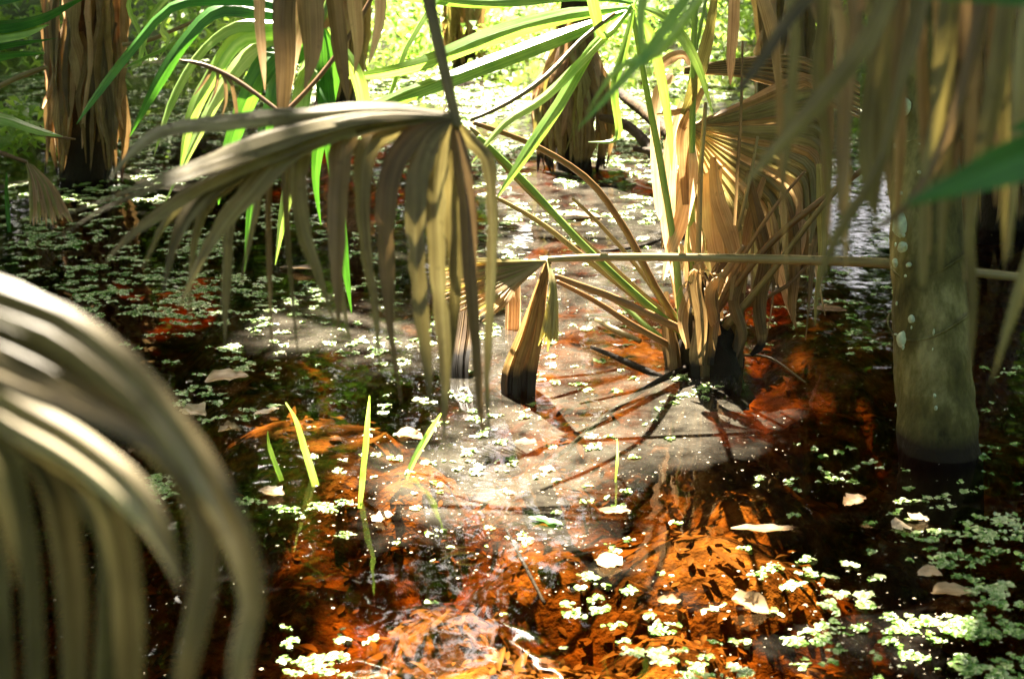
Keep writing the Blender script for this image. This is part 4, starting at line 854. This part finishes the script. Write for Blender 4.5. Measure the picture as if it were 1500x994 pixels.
MIRROR = [(775, 770, 90, 80), (1000, 600, 70, 40), (820, 420, 120, 60)]  # gaps left in the unseen leaves so the water reflects sky here
def mirrored_gap(c):
    k = CAM_H/(c.z+CAM_H); t = to_px(Vector((c.x*k, c.y*k, 0)))
    return bool(t) and any(((t[0]-a[0])/a[2])**2+((t[1]-a[1])/a[3])**2 < 1 for a in MIRROR)
def leafcloud(mb, c, rx, ry, rz, n, L0, L1):
    for k in range(n):
        v = Vector((rnd.gauss(0, 1), rnd.gauss(0, 1), rnd.gauss(0, 1))).normalized()*rnd.random()**.4
        p = c + Vector((v.x*rx, v.y*ry, v.z*rz)); L = rnd.uniform(L0, L1); b = rnd.uniform(0, 6.28); el = rnd.uniform(-.9, .5)
        d = Vector((math.cos(b)*math.cos(el), math.sin(b)*math.cos(el), math.sin(el))); s = d.cross(Vector((rnd.uniform(-.5, .5), rnd.uniform(-.5, .5), 1))).normalized()*L*.22
        b0 = len(mb.v); mb.v += [p, p+d*L*.5-s, p+d*L, p+d*L*.5+s]; mb.uv += [(0, 0), (.1, .1), (0, .2), (.05, .1)]
        mb.f += [(b0, b0+1, b0+2, b0+3)]
mb = MB()     # unseen wood all round, clumps added to darken reflections and sky fill
for i in range(620):
    a = rnd.uniform(-1.3, 1.3) if i < 420 else rnd.uniform(1.3, 4.98); rr = rnd.uniform(22, 44) if i < 420 else rnd.uniform(14, 24); z = rnd.uniform(0, 1)*(1.5+(rr-20)*.85) if i < 420 else rnd.uniform(0, 9)
    if i < 420 and mirrored_gap(Vector((math.sin(a)*rr, math.cos(a)*rr, z))) and z > 6: continue
    leafcloud(mb, Vector((math.sin(a)*rr, math.cos(a)*rr, z)), 2.8, 2.0, 1.9, 300, .35, .85)
for i in range(190):
    c = Vector((rnd.choice((-1, 1, -1))*rnd.uniform(2.2, 9), rnd.uniform(17, 25), rnd.uniform(4.5, 13))) if i < 90 else Vector((rnd.uniform(-26, -3), rnd.uniform(42, 50), rnd.uniform(12, 30))); q = c - S*(c.z/S.z)
    if i < 90 and abs(q.x-.2) < 2.0+.06*q.y or mirrored_gap(c): continue
    leafcloud(mb, c, *((1.6, 1.5, 1.3, 240, .25, .55) if i < 90 else (3.2, 2, 2.4, 300, .5, 1.0)))
tag(mb.build('woodland', M['canopy'], smooth=False), 'unseen leafy wood beyond the bank and behind the camera, clumps added to darken reflections', 'woodland', kind='stuff')

# ------------------------------------------------------------------ unseen roof of palm leaves over the pool, gaps shaped to place sun and shade
mb = MB()
BALLS = [(W(420, 165, 1.8), .22, .8), (W(630, 165, 1.9), .24, .9), (W(230, 200, 1.75), .2, .9), (W(40, 430, .76), .15, 1), (W(190, 570, .75), .06, 1), (W(640, 300, 1.9), .05, .5), (W(1210, 130, 1.3), .24, .85), (W(1400, 120, 1.3), .16, .8),  # spots the leaf roof is opened for, so sun reaches them
         (W(860, 220, 3.7), .5, 1), (W(1010, 400, 4.0), .4, 1), (W(700, 60, 3.6), 1.0, 1), (W(360, 60, 3.1), .5, 1), (W(985, 240, 4.0), .25, .9), (W(850, 120, 6.5), 1.2, 1),
         (W(800, 400, 3.75), .4, 1), (W(130, 80, 6.7), .6, 1), (W(1150, 380, 4.1), .3, .8), (W(1010, 340, 4.0), .25, .9), (W(390, 300, 3.05), .4, .9), (W(1110, 130, 4.1), .3, .4),
         (W(550, 150, 3.6), .6, 1), (W(500, 590, 3.6), .3, .6), (W(480, 60, 2.8), .3, .6), (W(1200, 60, 1.25), .2, .6)]
def open_here(c):
    if mirrored_gap(c): return .8
    q = c - S*(c.z/S.z)
    v = 0
    t = to_px(q)
    if t: v = lit(*t)*min(1, max(.15, 1.02+2.2*noise.noise(Vector((q.x*3.2, q.y*2.2, 7))))) if 2.9 < q.y < 4.6 else lit(*t)
    if q.y > 8: v = max(v, .97*math.exp(-((q.x-.2)/(1.5+.06*q.y))**4))
    for p, r, s in BALLS:
        e = c-p; e = e - S*e.dot(S)
        v = max(v, s*math.exp(-(e.length/r)**3))
    return v
crnd = random.Random(5)
kept = 0
for i in range(4700):
    z = crnd.uniform(3.6, 6.4)
    off = S*(z/S.z)
    gx, gy = crnd.uniform(-7.5, 6.5), crnd.uniform(-2.5, 16)
    if i > 2000: gx, gy = crnd.uniform(-3, 3), crnd.uniform(-1.2, 7.5)
    if i > 3400: gx, gy, z = crnd.uniform(-9, 8), crnd.uniform(5, 17), crnd.uniform(4.5, 8); off = S*(z/S.z)
    hubp = Vector((gx, gy, 0)) + off
    ax = Vector((crnd.gauss(0, 1), crnd.gauss(0, 1), crnd.uniform(-.4, .2))).normalized(); up = Vector((crnd.uniform(-.5, .5), crnd.uniform(-.5, .5), 1)); up = (up-ax*up.dot(ax)).normalized(); side = ax.cross(up)
    Rr = crnd.uniform(.45, .75); n = 15
    for k in range(n):
        a = (k/(n-1)-.5)*R(230); d = ax*math.cos(a)+side*math.sin(a)
        m_ = hubp + d*Rr*.5
        o1 = max(open_here(hubp+d*Rr*u) for u in (.2, .5, .85))
        if crnd.random() < o1*1.06: continue
        e = hubp+d*Rr - Vector((0, 0, Rr*.25)); s = d.cross(up).normalized()*Rr*.5*math.tan(R(230)/(n-1)/2)*1.1
        b0 = len(mb.v); mb.v += [hubp, m_-s, e, m_+s]; mb.uv += [(0, 0), (.1, .1), (0, .2), (.05, .1)]; mb.f.append((b0, b0+1, b0+2, b0+3)); kept += 1
print('canopy blades', kept)
tag(mb.build('palm_canopy', M['canopy'], smooth=False), 'unseen roof of palm leaves over the pool, its gaps shaped to place the sunlight', 'canopy', kind='stuff')
